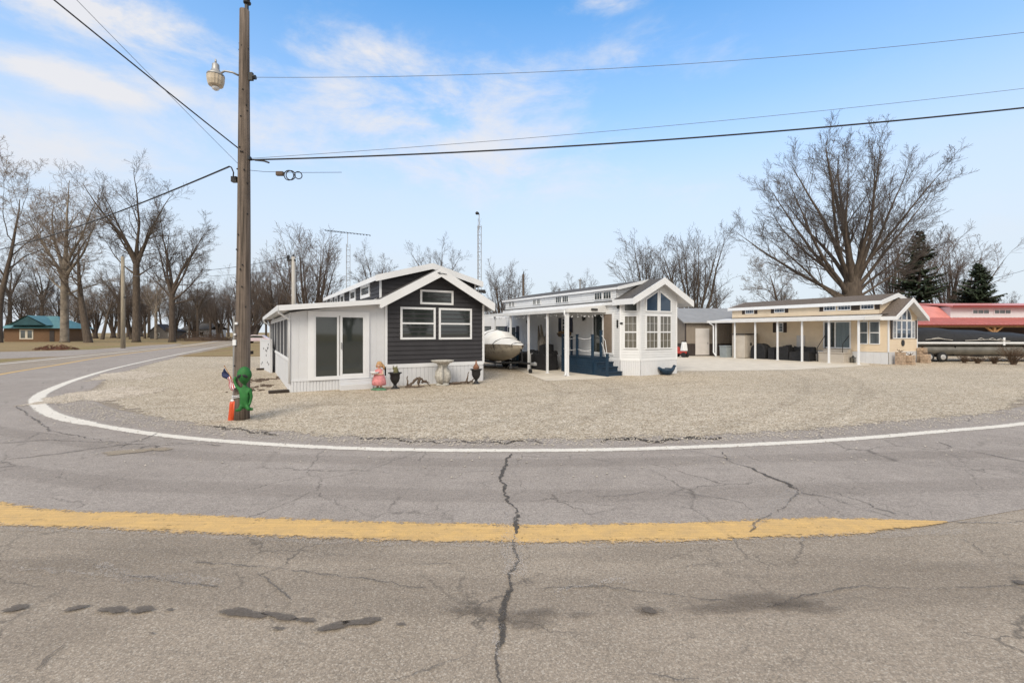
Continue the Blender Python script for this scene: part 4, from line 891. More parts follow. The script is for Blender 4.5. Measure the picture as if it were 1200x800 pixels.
# ------------------------------------------------------------------ long silver boat under black tarp, right
pb = thing('tarped_boat', 'long silver boat under a black tarp on its trailer beside the tan home', 'boat', (26.6, 29.8, 0), R(-1.5))
m = MB(); m.tube([(x, 0, z) for x, z in ((-1.5, .8), (-.9, .79), (0, .78), (9, .78), (10, .85), (10.6, 1.0))], [.05, .26, .335, .335, .25, .03], 14); m.build('pontoon', M['silver'], pb, True)
m = MB(); m.tube([(x, 1.7, z) for x, z in ((-1.5, .8), (-.9, .79), (0, .78), (9, .78), (10, .85), (10.6, 1.0))], [.05, .26, .335, .335, .25, .03], 14); m.build('pontoon', M['silver'], pb, True)
m = MB(); m.box(-1.3, 10.0, -.36, 2.05, 1.12, 1.2); m.build('deck', M['silver'], pb)
m = MB(); m.box(-1.32, 10.02, -.40, -.363, 1.2, 1.31); m.build('rub_rail', M['white_trim'], pb)
m = MB(); rs = []
for k in range(15):
    x = -1.3 + 11.3 * k / 14; zt = 2.25 - .55 * max(0, (k - 3) / 11) + .04 * math.sin(k * 2.1); y0, y1 = -.38, 2.05
    rs.append([(x, y0, 1.3), (x, y0 + .03, 1.55 + .03 * math.sin(k * 1.7)), (x, y0 + .5, zt - .22), (x, .85, zt), (x, y1 - .5, zt - .2), (x, y1, 1.3)])
loft(m, rs); m.quad(*rs[0][0:4]); m.quad(rs[0][0], rs[0][3], rs[0][4], rs[0][5]); m.quad(*rs[-1][0:4]); m.build('tarp', M['black_cloth'], pb, True)
m = MB()
for x0, x1, z0 in ((0.1, 1.8, 1.46), (.5, 1.3, 1.52), (3.4, 3.8, 1.5), (4.1, 4.5, 1.5), (4.6, 5.0, 1.46), (2.6, 5.4, 1.40)):
    m.tube([(x0, -.43, z0), ((x0 + x1) / 2, -.44, z0 + .07), (x1, -.43, z0 - .03)], .022, 5)
m.build('emblem', M['grey_pole'], pb)
m = MB(); m.box(5.0, 5.12, -.42, -.38, 1.1, 1.6); m.build('bracket', M['white_trim'], pb)
tt = thing('boat_trailer', 'dark tandem trailer with silver wheels below the long tarped boat', 'trailer', (26.6, 29.8, 0), R(-1.5))
m = MB(); m.box(-.6, 9, -.1, .0, .38, .46); m.box(-.6, 9, 1.7, 1.8, .38, .46); m.tube([(2.1, -.15, .42), (2.1, -.3, 1.05)], .04, 6); m.tube([(6.4, -.15, .42), (6.4, -.3, 1.05)], .04, 6)
for x in (1, 4, 7): m.box(x, x + .1, -.1, 1.8, .32, .38)
m.build('frame', M['black'], tt)
for x in (1.25, .4):
    m = MB(); m.lathe([(.17, 0), (.3, .02), (.33, .1), (.3, .18), (.17, .2)], (0, 0, 0), 18); w = m.build('tyre', M['rubber'], tt, True); w.rotation_euler = (R(90), 0, 0); w.location = (x, -.2, .33)
    m = MB(); m.lathe([(.02, .215), (.14, .21), (.2, .19)], (0, 0, 0), 14); m.build('rim', M['hub'], w, True)
# ------------------------------------------------------------------ red roofed house with timber porch
rh = thing('red_house', 'long house with red metal roof, white clerestory and timber porch braces', 'house', (0, 0, 0), 0)
X0, X1 = 31.5, 62.
m = MB(); sl = lambda a, b, c: (c, a, b)
m.prism([(38, 2.52), (42.1, 3.2), (42.1, 3.28), (38, 2.62)], X0, X1, sl); m.prism([(42.1, 3.2), (43.3, 4.22), (46.2, 4.74), (50, 4.1), (50, 4.18), (46.2, 4.84), (43.2, 4.32), (42.1, 3.28)], X0, 40.62, sl)
m.prism([(41.7, 4.28), (46, 4.75), (50, 4.2), (50, 4.28), (46, 4.85), (41.7, 4.38)], 40.4, X1, sl); m.build('roof', M['red_roof'], rh)
m = MB()
for x in [X0 + .4 * k for k in range(int((X1 - X0) / .4))]: m.prism([(37.98, 2.62), (42.0, 3.265), (42.0, 3.30), (37.98, 2.655)], x, x + .04, sl)
m.build('roof_ridge', M['red_roof'], rh)
m = MB(); m.box(40.4, X1, 41.66, 41.7, 4.2, 4.40); m.box(X0, X1, 37.94, 37.985, 2.5, 2.6); m.build('fascia', M['dark_red'], rh)
m = MB(); m.box(40.6, X1, 42.15, 49, 3.12, 4.3); m.box(X0 + .5, X1, 42.2, 50, 0, 3.15); m.build('wall', M['white'], rh)
Fr_ = plane((0, 42.15), (1, 0), (0, -1))
for a in (42.6, 44.6, 52, 54): window(rh, Fr_, a, a + 1.6, 3.6, 4.05, .06, (.33, .66), (), .03, 'glass_shade')
m = MB(); m.box(X0 + .4, X1, 42.1, 42.14, 0, 3.05); m.build('porch_wall', M['dark_brown'], rh)
m = MB(); m.box(X0, X1, 38.25, 38.4, 2.34, 2.5); m.build('beam', M['timber'], rh)
for x in (33, 40.6, 48.2, 56):
    m = MB(); m.box(x - .1, x + .1, 38.25, 38.42, 0, 2.34); m.hexa([(x - .75, 38.27, 2.34), (x - .55, 38.27, 2.34), (x, 38.27, 1.95), (x, 38.27, 1.8), (x - .75, 38.4, 2.34), (x - .55, 38.4, 2.34), (x, 38.4, 1.95), (x, 38.4, 1.8)]); m.hexa([(x + .75, 38.27, 2.34), (x + .55, 38.27, 2.34), (x + .0, 38.27, 1.95), (x + .0, 38.27, 1.8), (x + .75, 38.4, 2.34), (x + .55, 38.4, 2.34), (x, 38.4, 1.95), (x, 38.4, 1.8)]); m.build('post', M['timber'], rh)
m = MB(); m.lathe([(.06, 0), (.06, .5)], (32.8, 43.5, 4.0), 8); m.lathe([(.05, 0), (.05, .3)], (36.5, 40.6, 2.95), 8); m.build('vent_pipe', M['grey_pole'], rh)
# ------------------------------------------------------------------ trees
class Tree:
    def __init__(s, seed): s.r = random.Random(seed); s.wood = MB(); s.fine = MB()
    flare = 1.
    def rnd(s): return Vector((s.r.gauss(0, 1), s.r.gauss(0, 1), s.r.gauss(0, 1)))
    def limb(s, p, d, L, r0, lvl, S):
        n = S['seg'][lvl]; d = d.normalized(); pts = [p.copy()]; rad = [r0]; dirs = [d]
        tip = r0 * S['taper'][lvl]
        for i in range(n):
            d = (d + s.rnd() * S['wander'][lvl] + Vector((0, 0, S['trop'][lvl]))).normalized()
            p = p + d * L / n; pts.append(p); dirs.append(d); rad.append(max(S['rmin'], r0 + (tip - r0) * (i + 1) / n))
        if lvl == 0: rad[0] *= s.flare; rad[1] *= 1 + (s.flare - 1) * .45
        tgt = s.wood if lvl < S['split'] else s.fine
        tgt.tube(pts, rad, S['sides'][lvl], False)
        if lvl + 1 >= len(S['seg']): return
        k = max(1, int(S['n'][lvl] * s.r.uniform(.8, 1.2)))
        for j in range(k):
            f = S['start'][lvl] + (1 - S['start'][lvl]) * ((j + s.r.random()) / k); x = f * n; i = min(n - 1, int(x)); u = x - i
            q = pts[i].lerp(pts[i + 1], u); dd = dirs[i + 1]; rr = rad[i] + (rad[i + 1] - rad[i]) * u
            a = s.rnd(); a -= dd * a.dot(dd); a.normalize(); ang = R(s.r.uniform(*S['ang'][lvl]))
            nd = dd * math.cos(ang) + a * math.sin(ang)
            if nd.z < -.15: nd.z = abs(nd.z) * .3
            s.limb(q, nd, L * S['ratio'][lvl] * (1.15 - .55 * f) * s.r.uniform(.75, 1.2), max(S['rmin'], rr * S['rr'][lvl]), lvl + 1, S)
    def build(s, root, bark, twig):
        s.wood.build('trunk', M[bark], root, True); s.fine.build('crown', M[twig], root)
def spec(**k):
    S = dict(seg=[8, 7, 5, 4, 3], taper=[.45, .3, .35, .4, .5], wander=[.06, .12, .15, .18, .2], trop=[.02, .06, .05, .04, .03], n=[9, 8, 7, 5], start=[.35, .2, .15, .1], ang=[(30, 60), (25, 55), (25, 60), (25, 60)], ratio=[.62, .5, .48, .5], rr=[.55, .5, .5, .55], sides=[9, 6, 4, 3, 3], rmin=.012, split=2)
    S.update(k); return S
def make_tree(name, label, seed, H, r0, S, bark, twig, loc, rz=0., group=None, lean=(0, 0), limbs=None, trunk_h=None, grow=1., slim=1.):
    t = Tree(seed); root = thing(name, label, 'tree', loc, rz, group)
    if limbs is None: t.limb(Vector((0, 0, -.1)), Vector((lean[0], lean[1], 1)), H, r0, 0, S)
    else:
        th = trunk_h; t.wood.tube([(0, 0, -.1), (0, 0, .5), (0, 0, th * .5), (0, 0, th * .72), (0, 0, th * .9), (0, 0, th * 1.06), (0, 0, th * 1.2)], [r0 * 1.4, r0 * 1.1, r0 * .96, r0 * .98, r0 * .82, r0 * .5, r0 * .15], 12); t.flare = 1.55
        for (dx, dy, L, rr, z) in limbs: t.limb(Vector((dx * .3 * r0, dy * .3 * r0, z)), Vector((dx, dy, 1)), L * grow, rr * slim, 0, S)
    t.build(root, bark, twig); return root
def place(src, name, label, loc, rz, sc_, group=None):
    o = copy_tree(src); o.name = name; o.location = loc; o.rotation_euler = (0, 0, rz); o.scale = (sc_,) * 3 if not hasattr(sc_, '__len__') else sc_
    o['label'] = label
    if group: o['group'] = group
    elif 'group' in o: del o['group']
    return o
def gY(px, Y): return ((px - 600) / FOC * Y, Y, 0)
# the great bare maple behind the tan home
vase = spec(seg=[12, 8, 6, 4], taper=[.08, .12, .2, .5], wander=[.055, .11, .16, .18], trop=[.02, .05, .05, .03], n=[15, 9, 7], start=[.2, .15, .12], ang=[(18, 42), (20, 45), (25, 50)], ratio=[.33, .46, .5], rr=[.36, .5, .6], sides=[9, 5, 4, 3], rmin=.008, split=1)
limbs = [(-.05, 0, 12.2, .32, 6.2), (.16, .1, 12.2, .30, 6.4), (-.28, .1, 12.2, .25, 6.0), (.38, -.1, 11.8, .23, 6.2), (-.50, -.1, 12.0, .23, 5.8), (.58, .05, 11.4, .2, 5.9), (.04, -.35, 11, .22, 6.2), (-.1, .42, 11, .22, 6.2), (-.74, .2, 11.8, .2, 5.4), (.82, -.2, 10.8, .18, 5.6), (-1.0, -.2, 11.4, .21, 5.1), (-1.35, .2, 11, .21, 4.7), (-.4, -.5, 11, .18, 5.9), (.5, .5, 11, .18, 5.9), (1.2, .2, 9, .15, 5.2), (-1.8, .1, 8.6, .17, 4.5), (.22, -.5, 10, .17, 6.3), (-.62, .55, 11, .17, 5.6), (1.9, -.1, 7.5, .11, 5.0)]
make_tree('maple_tree', 'huge bare vase shaped tree towering behind the tan home', 11, 22, .8, vase, 'bark', 'twig', gY(998, 40), 0, None, limbs=limbs, trunk_h=6.9, grow=1.03, slim=.9)
# left row
syc = spec(seg=[12, 9, 6, 5, 3], n=[10, 10, 8, 6], taper=[.10, .12, .2, .3, .5], wander=[.05, .13, .18, .22, .25], start=[.36, .18, .15, .1], ang=[(28, 52), (25, 55), (30, 62), (30, 70)], ratio=[.56, .5, .46, .45], rr=[.42, .5, .55, .6], rmin=.017, split=3, sides=[8, 6, 4, 3, 3])
fork = spec(seg=[10, 8, 6, 4], taper=[.1, .12, .25, .5], wander=[.07, .13, .18, .22], trop=[.03, .05, .04, .02], n=[11, 9, 7], start=[.15, .15, .1], ang=[(22, 52), (25, 58), (25, 62)], ratio=[.42, .5, .5], rr=[.44, .52, .6], sides=[7, 5, 3, 3], rmin=.014, split=2)
T1 = make_tree('sycamore_tree', 'tall pale barked bare tree before the teal roofed house', 21, 31, .62, fork, 'bark_pale', 'twig_pale', gY(76, 86), 0, None, limbs=[(-.05, 0, 17.5, .38, 13.8), (-.42, .1, 16.5, .34, 13.0), (.22, .1, 15.5, .3, 13.6), (-.75, .2, 13.5, .26, 12.4), (.7, -.1, 13, .28, 12.0), (.1, .5, 13, .24, 12.8), (-.2, -.5, 13, .24, 12.0), (-1.5, .1, 9, .18, 10.0), (1.3, .2, 8, .16, 9.0)], trunk_h=14.2)
T2 = make_tree('elm_tree', 'tallest bare tree with forked dark limbs beside the left road', 35, 31, .6, fork, 'bark', 'twig', gY(160, 88), 0, None, limbs=[(-.34, .05, 17.5, .36, 15.4), (.10, 0, 16.5, .3, 16.2), (.42, .05, 15, .3, 15.6), (-.7, .1, 12.5, .24, 15.0), (.75, -.1, 11.5, .22, 14.6), (-.1, .45, 13, .24, 15.8), (.05, -.45, 13, .24, 15.8), (-1.5, 0, 9.5, .15, 13.2), (1.6, .1, 7.5, .13, 12.8)], trunk_h=16.4)
T3 = make_tree('oak_tree', 'bare round crowned dark tree right of the tallest left tree', 41, 24, .52, fork, 'bark_dark', 'twig', gY(202, 88), 0, None, limbs=[(-.12, 0, 14, .3, 10.0), (.28, .1, 13.5, .28, 10.0), (-.5, .1, 12, .24, 9.4), (.75, .0, 11.5, .24, 9.2), (.1, .5, 12, .22, 9.6), (-.1, -.5, 12, .22, 9.6), (-1.2, .1, 9, .17, 8.6), (1.6, 0, 9.5, .18, 8.2), (2.4, .2, 7, .12, 7.4)], trunk_h=10.4)
T4 = make_tree('bare_tree', 'thick leaning bare trunk just right of the pale tree', 52, 19, .68, syc, 'bark', 'twig_pale', gY(104, 84), 0, lean=(-.2, 0))
T5 = make_tree('bare_tree', 'bare tree cut by the left edge of the photo', 63, 28, .6, syc, 'bark', 'twig_pale', gY(-1, 84), 0)
# shrubby, multi stemmed trees
multi = spec(seg=[7, 6, 4, 3], taper=[.08, .15, .25, .5], wander=[.06, .11, .14, .16], trop=[.03, .05, .05, .03], n=[12, 7, 5], start=[.2, .15, .1], ang=[(18, 42), (20, 45), (25, 50)], ratio=[.36, .5, .5], rr=[.42, .5, .6], sides=[7, 4, 3, 3], rmin=.009, split=1)
def clump(seed, n, H, r, spread):
    q = random.Random(seed); out = []
    for k in range(n):
        a = 6.283 * k / n + q.uniform(-.3, .3); e = spread * q.uniform(.25, 1.)
        out.append((e * math.cos(a), e * math.sin(a), H * q.uniform(.8, 1.05), r * q.uniform(.7, 1.1), q.uniform(.4, 1.6)))
    return out
T6 = make_tree('soft_maple_tree', 'wide bare multi stemmed tree right behind the white home peak', 71, 12, .42, multi, 'bark', 'twig', gY(812, 52), 0, None, limbs=clump(3, 11, 11.2, .22, .55), trunk_h=1.8)
T7 = make_tree('soft_maple_tree', 'bare multi stemmed tree behind the white home roof, left of its twin', 72, 11, .36, multi, 'bark', 'twig', gY(758, 54), 0, None, limbs=clump(5, 10, 10.6, .19, .5), trunk_h=1.6)
T8 = make_tree('soft_maple_tree', 'large reddish bare tree behind the charcoal home porch', 73, 13, .5, multi, 'bark_dark', 'twig_red', gY(368, 50), 0, None, limbs=clump(7, 12, 10.6, .2, .6), trunk_h=1.6)
# left wood, horizon and behind the homes: copies
q = random.Random(5)
src = [T2, T3, T4, T1, T8]
G = 'bare trees in the wood beyond the left road'
for px, Y, sc_, k in ((25, 120, .55, 1), (50, 140, .7, 0), (120, 118, .62, 2), (140, 135, .7, 0), (183, 122, .55, 3), (222, 120, .45, 1), (232, 112, .50, 0), (247, 130, .55, 1), (262, 138, .55, 2), (300, 125, .58, 0), (312, 112, .5, 1), (-20, 130, .8, 1), (-60, 110, .9, 0), (12, 160, .9, 0), (70, 170, .9, 1), (95, 150, .7, 2), (150, 175, .8, 1), (175, 160, .7, 0), (210, 180, .7, 2), (240, 175, .6, 1), (268, 190, .7, 0), (285, 170, .6, 1), (325, 150, .6, 0), (340, 170, .7, 1), (-110, 140, 1., 0), (-45, 165, 1., 2), (35, 130, .6, 2), (58, 145, .7, 4), (82, 128, .55, 2), (112, 140, 1.3, 4), (133, 150, 1.3, 4), (155, 125, 1.1, 4), (170, 140, .6, 1), (192, 145, .7, 2), (205, 130, 1.0, 4), (217, 150, .6, 1), (228, 135, 1.1, 4), (243, 150, 1.3, 4), (256, 128, 1., 4), (276, 140, 1.2, 4), (5, 135, .7, 2), (45, 165, 1.4, 4), (100, 170, 1.4, 4), (165, 190, 1.5, 4), (300, 150, 1.2, 4), (320, 130, 1.1, 4)):
    place(src[k], 'bare_tree', 'one of the many thin bare trees in the wood left of the utility pole', gY(px, Y), q.uniform(0, 6.28), sc_ * q.uniform(.92, 1.08), G)
G = 'bare trees behind the mobile homes'
for px, Y, sc_, k, lab in ((292, 80, 1., 4, 'dark dense bare tree seen just right of the utility pole'), (328, 66, 1., 4, 'shorter reddish bare tree left of the large reddish one'), (437, 70, .42, 0, 'thin bare tree left of the loft roof below the aerial'), (452, 85, .55, 1, 'bare tree top just right of the lattice aerial'), (515, 62, .42, 0, 'bare tree tops rising above the charcoal roof peak'), (590, 62, .85, 4, 'bare bush like tree between charcoal and white homes'), (655, 80, .40, 1, 'small bare tree above the middle of the white home roof'), (632, 110, .4, 2, 'faint bare tree left of the roof pipe on the white home'), (682, 100, .42, 0, 'thin bare tree right above the white home loft windows'),
        (922, 60, .52, 2, 'bare tree left of the huge vase shaped trunk'), (945, 75, .55, 4, 'low bare tree behind the tan home roof, left of the trunk'), (845, 90, .5, 4, 'low bare tree between the white and tan homes'), (868, 110, .4, 1, 'small distant bare tree left of the tan loft'), (1046, 62, 1.25, 4, 'reddish bare tree between the huge trunk and the spruce'), (1112, 62, 1.1, 4, 'bare leaning tree between the two evergreens'), (1180, 95, .4, 1, 'far small bare tree over the red roof')):
    place(src[k], 'bare_tree', lab, gY(px, Y), q.uniform(0, 6.28), sc_ * q.uniform(.95, 1.05), G)
G = 'distant trees along the horizon'
for k in range(70):
    px = q.uniform(-250, 1500); Y = q.uniform(210, 420)
    place(src[q.choice((0, 1, 4, 1, 4))], 'distant_tree', 'one of the tiny distant bare trees along the horizon', gY(px, Y), q.uniform(0, 6.28), q.uniform(.45, .9), G)
# evergreens
def spruce(label, seed, H, Rb, loc, thin=1.):
    r = random.Random(seed); root = thing('spruce_tree', label, 'tree', loc); tk = MB(); nd = MB()
    tk.tube([(0, 0, -.1), (0, 0, H * .5), (0, 0, H)], [.22 * H / 12, .13 * H / 12, .02], 8)
    z = H * .04; a_off = seed * 1.7
    while z < H * .985:
        f = z / H; Lm = Rb * (1 - f) ** .85 + .12
        for k in range(r.randint(6, 9)):
            if r.random() > thin * (.75 + .25 * math.sin(z * 2.1 + a_off) ): continue
            a = r.uniform(0, 6.283); L = Lm * r.uniform(.45, 1.2); dz = -.28 * (1 - f) + .3 * f
            p0 = Vector((0, 0, z)); pts = []
            for i in range(6):
                u = i / 5; pts.append(p0 + Vector((math.cos(a) * L * u, math.sin(a) * L * u, L * (dz * u + .18 * u * u))))
            tk.tube(pts, [.03 * (1 - .8 * i / 5) * H / 12 + .006 for i in range(6)], 4, False)
            ns = int(16 + L * 24)
            for j in range(ns):
                u = .12 + .88 * j / ns; x = u * 5; i = min(4, int(x)); c = pts[i].lerp(pts[i + 1], x - i)
                side = r.choice((-1, 1)); b = a + side * r.uniform(.4, 1.2); ln = (.22 + .34 * (1 - u)) * r.uniform(.7, 1.3) * min(1, .5 + L / 3)
                e = c + Vector((math.cos(b) * ln, math.sin(b) * ln, -ln * r.uniform(.15, .75))); w = Vector((-math.sin(b), math.cos(b), r.uniform(-.5, .5))) * ln * .26
                nd.add((c, c.lerp(e, .55) + w, e, c.lerp(e, .55) - w), ((0, 1, 2, 3),))
        z += H * .022 * r.uniform(.7, 1.2)
    tk.build('trunk', M['bark_dark'], root); nd.build('crown', M['needle'], root)
spruce('taller thin dark spruce between the huge bare tree and red roof', 4, 13.6, 4.2, gY(1077, 51), .95)
spruce('shorter full dark spruce right behind the red roof', 5, 9.6, 4.0, gY(1146, 50))
spruce('small far spruce tip beside the charcoal loft roof', 6, 12., 2.6, gY(442, 78))
# ------------------------------------------------------------------ utility pole with its light
bx, by = gp(283, 491.5)
up_ = thing('utility_pole', 'weathered wooden utility pole with yard light on the gravel corner', 'utility pole', (bx, by, 0))
m = MB(); pp = []
for k in range(13):
    u = k / 12; pp.append((.085 * u + .006 * math.sin(5 * u), .02 * math.sin(4 * u), -.1 + 9.2 * u))
m.tube(pp, [.168 - .07 * k / 12 for k in range(13)], 16); m.build('pole', M['wood_pole'], up_, True)
m = MB(); m.box(.09, .15, -.03, .03, 8.7, 9.28); m.lathe([(.025, 0), (.075, .02), (.08, .05), (.045, .07), (.06, .10), (.05, .13), (.015, .17)], (.13, 0, 9.24), 12); m.build('insulator', M['black'], up_)
m = MB(); m.tube([(-.02, -.08, 7.62), (-.12, -.12, 7.66), (-.28, -.14, 7.68), (-.42, -.14, 7.60)], .022, 8); m.build('lamp_arm', M['galv'], up_, True)
m = MB(); m.lathe([(.05, .22), (.07, .2), (.075, .1), (.11, .02), (.17, -.02), (.175, -.06)], (-.48, -.14, 7.62), 16); m.lathe([(.018, 0), (.022, .06), (.012, .1)], (-.48, -.14, 7.84), 8); lh = m.build('lamp_head', M['galv'], up_, True)
m = MB(); m.lathe([(.172, -.065), (.165, -.16), (.14, -.26), (.13, -.27), (.06, -.28)], (-.48, -.14, 7.62), 32, 16, .03); m.build('lamp_bowl', M['lamp_glass'], lh)
m = MB(); m.lathe([(.03, 0), (.075, -.02), (.07, -.06), (.03, -.09)], (-.48, -.14, 7.345), 14); m.build('bulb', M['white_trim'], lh, True)
m = MB(); m.box(.14, .26, -.03, .03, 7.55, 7.72); m.build('bracket', M['black'], up_); m = MB(); m.tube([(.26, 0, 7.62), (.32, 0, 7.62)], .05, 8); m.build('spool', M['black'], up_)
for q_ in ((.1, .2, -.05, .05, 5.78, 5.86), (-.2, -.08, -.06, .04, 5.28, 5.4)): MB().box(*q_).build('bracket', M['black'], up_)
m = MB(); m.tube([(-.19, .04, 0), (-.185, .04, 1.0), (-.18, .04, 2.3)], .028, 8); m.build('conduit', M['galv'], up_)
for x, z, w, hh in ((-.02, 2.14, .03, .025), (-.05, 1.9, .02, .02), (-.06, 1.72, .035, .06)):
    m = MB(); yy = -.155; m.box(x - w, x + w, yy - .012, yy + .02, z - hh, z + hh); m.build('tag', M['white_trim'], up_)
m = MB()
for k in range(26): a = rng.uniform(3.3, 6.0); z = rng.uniform(.6, 8.6); rr = .168 - .07 * z / 9.2; m.lathe([(.012, 0), (.018, .02), (.01, .03)], (.085 * z / 9.2 + rr * math.cos(a), rr * math.sin(a), z), 6)
tag(m.build('staples', M['black'], up_), kind='stuff')
# overhead cables
def wire(name, label, a, b, sag, r, mat, n=28):
    a, b = Vector(a), Vector(b)
    pts = [a.lerp(b, i / n) - Vector((0, 0, sag * 4 * (i / n) * (1 - i / n))) for i in range(n + 1)]
    m = MB(); m.tube(pts, r, 6); tag(m.build(name, M[mat]), label, 'cable', 'overhead cables'); return pts
PX = Vector((bx, by, 0))
def upY(px, py, Y): return up(px, py, Y)
c1 = wire('overhead_cable', 'thick black cable running right from the utility pole low over the homes', PX + Vector((.12, .05, 5.80)), upY(1330, 112, 9.3), .22, .017, 'cable')
wire('overhead_cable', 'thin twisted wire running right from beside the yard light', PX + Vector((.3, 0, 7.62)), upY(1330, 22, 9.3), .33, .005, 'thin_cable')
wire('overhead_cable', 'faint thin wire just above the thick cable at right', PX + Vector((.12, .1, 5.85)), upY(1330, 88, 11.), .16, .005, 'thin_cable')
wire('overhead_cable', 'black cable rising from the pole to the top left corner', PX + Vector((.15, .15, 5.86)), upY(-20, -68, 7.2), .02, .014, 'cable')
wire('overhead_cable', 'thin grey wire beside the black cable in the top left', PX + Vector((-.1, .1, 5.7)), upY(20, -72, 6.8), .02, .0045, 'thin_cable')
wire('overhead_cable', 'black cable falling left from the pole across the bare trees', PX + Vector((-.24, -.04, 5.62)), upY(-40, 299, 26), .35, .018, 'cable')
m = MB(); m.tube([PX + Vector((-.24, -.04, 5.62)), PX + Vector((-.16, -.1, 5.58)), PX + Vector((-.1, -.12, 5.46)), PX + Vector((-.12, -.1, 5.36))], .014, 6); tag(m.build('drip_loop', M['cable']), 'short curved black cable end dropping onto the left face of the pole', 'cable')
wire('overhead_cable', 'thin line between the pole behind the porch and the far left pole, upper', upY(344, 300, 36), upY(142, 312, 55), .9, .02, 'cable'); wire('overhead_cable', 'thin line between the pole behind the porch and the far left pole, lower', upY(344, 314, 36), upY(142, 322, 55), .5, .018, 'thin_cable')
wire('overhead_cable', 'thin grey line falling from the right edge behind the spruce', upY(1230, 307, 45), upY(1140, 331, 60), .2, .02, 'thin_cable')
cl = thing('cable_splice', 'brown splice box with two black cable coils hanging right of the pole', 'splice box', PX + Vector((0, 0, 0)))
m = MB(); m.box(.78, .94, -.04, .04, 5.43, 5.52); m.build('box', M['driftwood'], cl, bevel=.01)
for x, r_ in ((1.06, .105), (1.27, .075), (1.1, .1)):
    m = MB(); m.tube([(x + r_ * math.cos(t * math.pi / 12) * .8, .05 * math.sin(t * math.pi / 12 + x), 5.44 + r_ * 1.1 * math.sin(t * math.pi / 12)) for t in range(25)], .011, 5, False); m.build('coil', M['cable'], cl, True)
m = MB(); m.tube([(.1, 0, 5.56), (.5, 0, 5.52), (1.3, 0, 5.5), (2.2, .1, 5.54)], .005, 4); m.tube([(.3, 0, 5.78), (.5, .0, 5.76), (.62, 0, 5.72)], .02, 5); m.build('strand', M['cable'], cl)
# ------------------------------------------------------------------ green alien tied to the pole, flag, orange tube
def skin_obj(name, mat, parent, joints, edges, sub=2):
    me = bpy.data.meshes.new(name); me.from_pydata([j[0] for j in joints], edges, []); o = bpy.data.objects.new(name, me); col.objects.link(o); o.parent = parent
    s = o.modifiers.new('skin', 'SKIN'); s.use_smooth_shade = True
    for i, j in enumerate(joints):
        r = j[1]; me.skin_vertices[0].data[i].radius = (r, r) if not hasattr(r, '__len__') else r
    me.skin_vertices[0].data[0].use_root = True
    ss = o.modifiers.new('sub', 'SUBSURF'); ss.levels = ss.render_levels = sub
    me.materials.append(M[mat]); return o
al = thing('alien_figure', 'green plush alien with black slanted eyes tied to the pole', 'alien figure', (bx + .235, by - .27, 0), R(8))
J = [((0, 0, .34), .085), ((0, -.01, .50), .085), ((0, 0, .64), .095), ((0, 0, .74), .05), ((0, 0, .80), .045),
     ((.12, -.01, .67), .042), ((.155, .0, .52), .036), ((.135, -.03, .38), .03), ((.12, -.06, .33), .03),
     ((-.11, 0, .68), .042), ((-.21, .06, .74), .036), ((-.29, .12, .86), .03), ((-.27, .14, .96), .035),
     ((.07, -.03, .30), .055), ((.13, -.12, .26), .045), ((.17, -.05, .24), .035), ((.22, -.06, .245), .03),
     ((-.06, -.03, .30), .055), ((-.06, -.14, .25), .045), ((-.12, -.1, .23), .035), ((-.17, -.12, .235), .03)]
E_ = [(0, 1), (1, 2), (2, 3), (3, 4), (2, 5), (5, 6), (6, 7), (7, 8), (2, 9), (9, 10), (10, 11), (11, 12), (0, 13), (13, 14), (14, 15), (15, 16), (0, 17), (17, 18), (18, 19), (19, 20)]
skin_obj('body', 'green', al, J, E_); al.scale = (.88, .88, .97); al.location.z = .05
m = MB()
def skull(p):
    k = 1 if p.z > 0 else 1 - .5 * (-p.z) ** 1.3
    return Vector((p.x * k, p.y * k, p.z))
m.ball((0, -.02, .985), (.165, .15, .205), 20, 16, skull); hd = m.build('head', M['green'], al, True)
for sx in (1, -1):
    m = MB(); m.ball((0, 0, 0), (.068, .022, .036), 12, 8); e = m.build('eye', M['black'], hd, True); e.location = (sx * .068, -.145, .985); e.rotation_euler = (R(8), R(28 * sx), R(20 * sx))
m = MB(); m.tube([(-.03, -.115, .87), (0, -.122, .866), (.03, -.115, .87)], .005, 5); m.build('mouth', M['black'], hd)
m = MB()
for z, dz in ((.52, .0), (.555, .0)):
    m.tube([(bx + .178 * math.cos(t), by + .178 * math.sin(t), z + .02 * math.cos(t)) for t in [k * math.pi / 12 for k in range(25)]], .009, 5, False)
tag(m.build('strap', M['white_trim']), 'white strap wound twice round the foot of the utility pole', 'strap')
fl = thing('small_flag', 'small furled american flag on a thin stick beside the green alien', 'flag', (bx + .13, by - .22, 0))
m = MB(); m.tube([(-.36, 0, 1.2), (-.08, 0, .72)], .008, 6); m.ball((-.365, 0, 1.21), (.014, .014, .014), 8, 6); m.build('stick', M['timber'], fl)
a = Vector((-.35, -.01, 1.17)); b = Vector((-.1, -.01, .75)); nrm = Vector((-.45, 0, -.5)).normalized()
for part, u0, u1, stripes in (('flag_canton', .02, .42, 0), ('flag_stripes', .42, .98, 1)):
    m = MB(); nn = 8
    rows = 7
    for j in range(rows):
        m.mi = (j % 2) if stripes else 0
        w0, w1 = .14 * j / rows, .14 * (j + 1) / rows
        for i in range(nn):
            ua, ub = u0 + (u1 - u0) * i / nn, u0 + (u1 - u0) * (i + 1) / nn
            P_ = lambda u, w: a.lerp(b, u) + nrm * w * (.8 + .2 * math.sin(u * 9)) + Vector((0, -.025 * math.sin(w * 40 + u * 12), 0))
            m.quad(P_(ua, w0), P_(ub, w0), P_(ub, w1), P_(ua, w1))
    o = m.build(part, [M['red'], M['white_trim']] if stripes else [M['flagblue']], fl)
    s = o.modifiers.new('t', 'SOLIDIFY'); s.thickness = .004
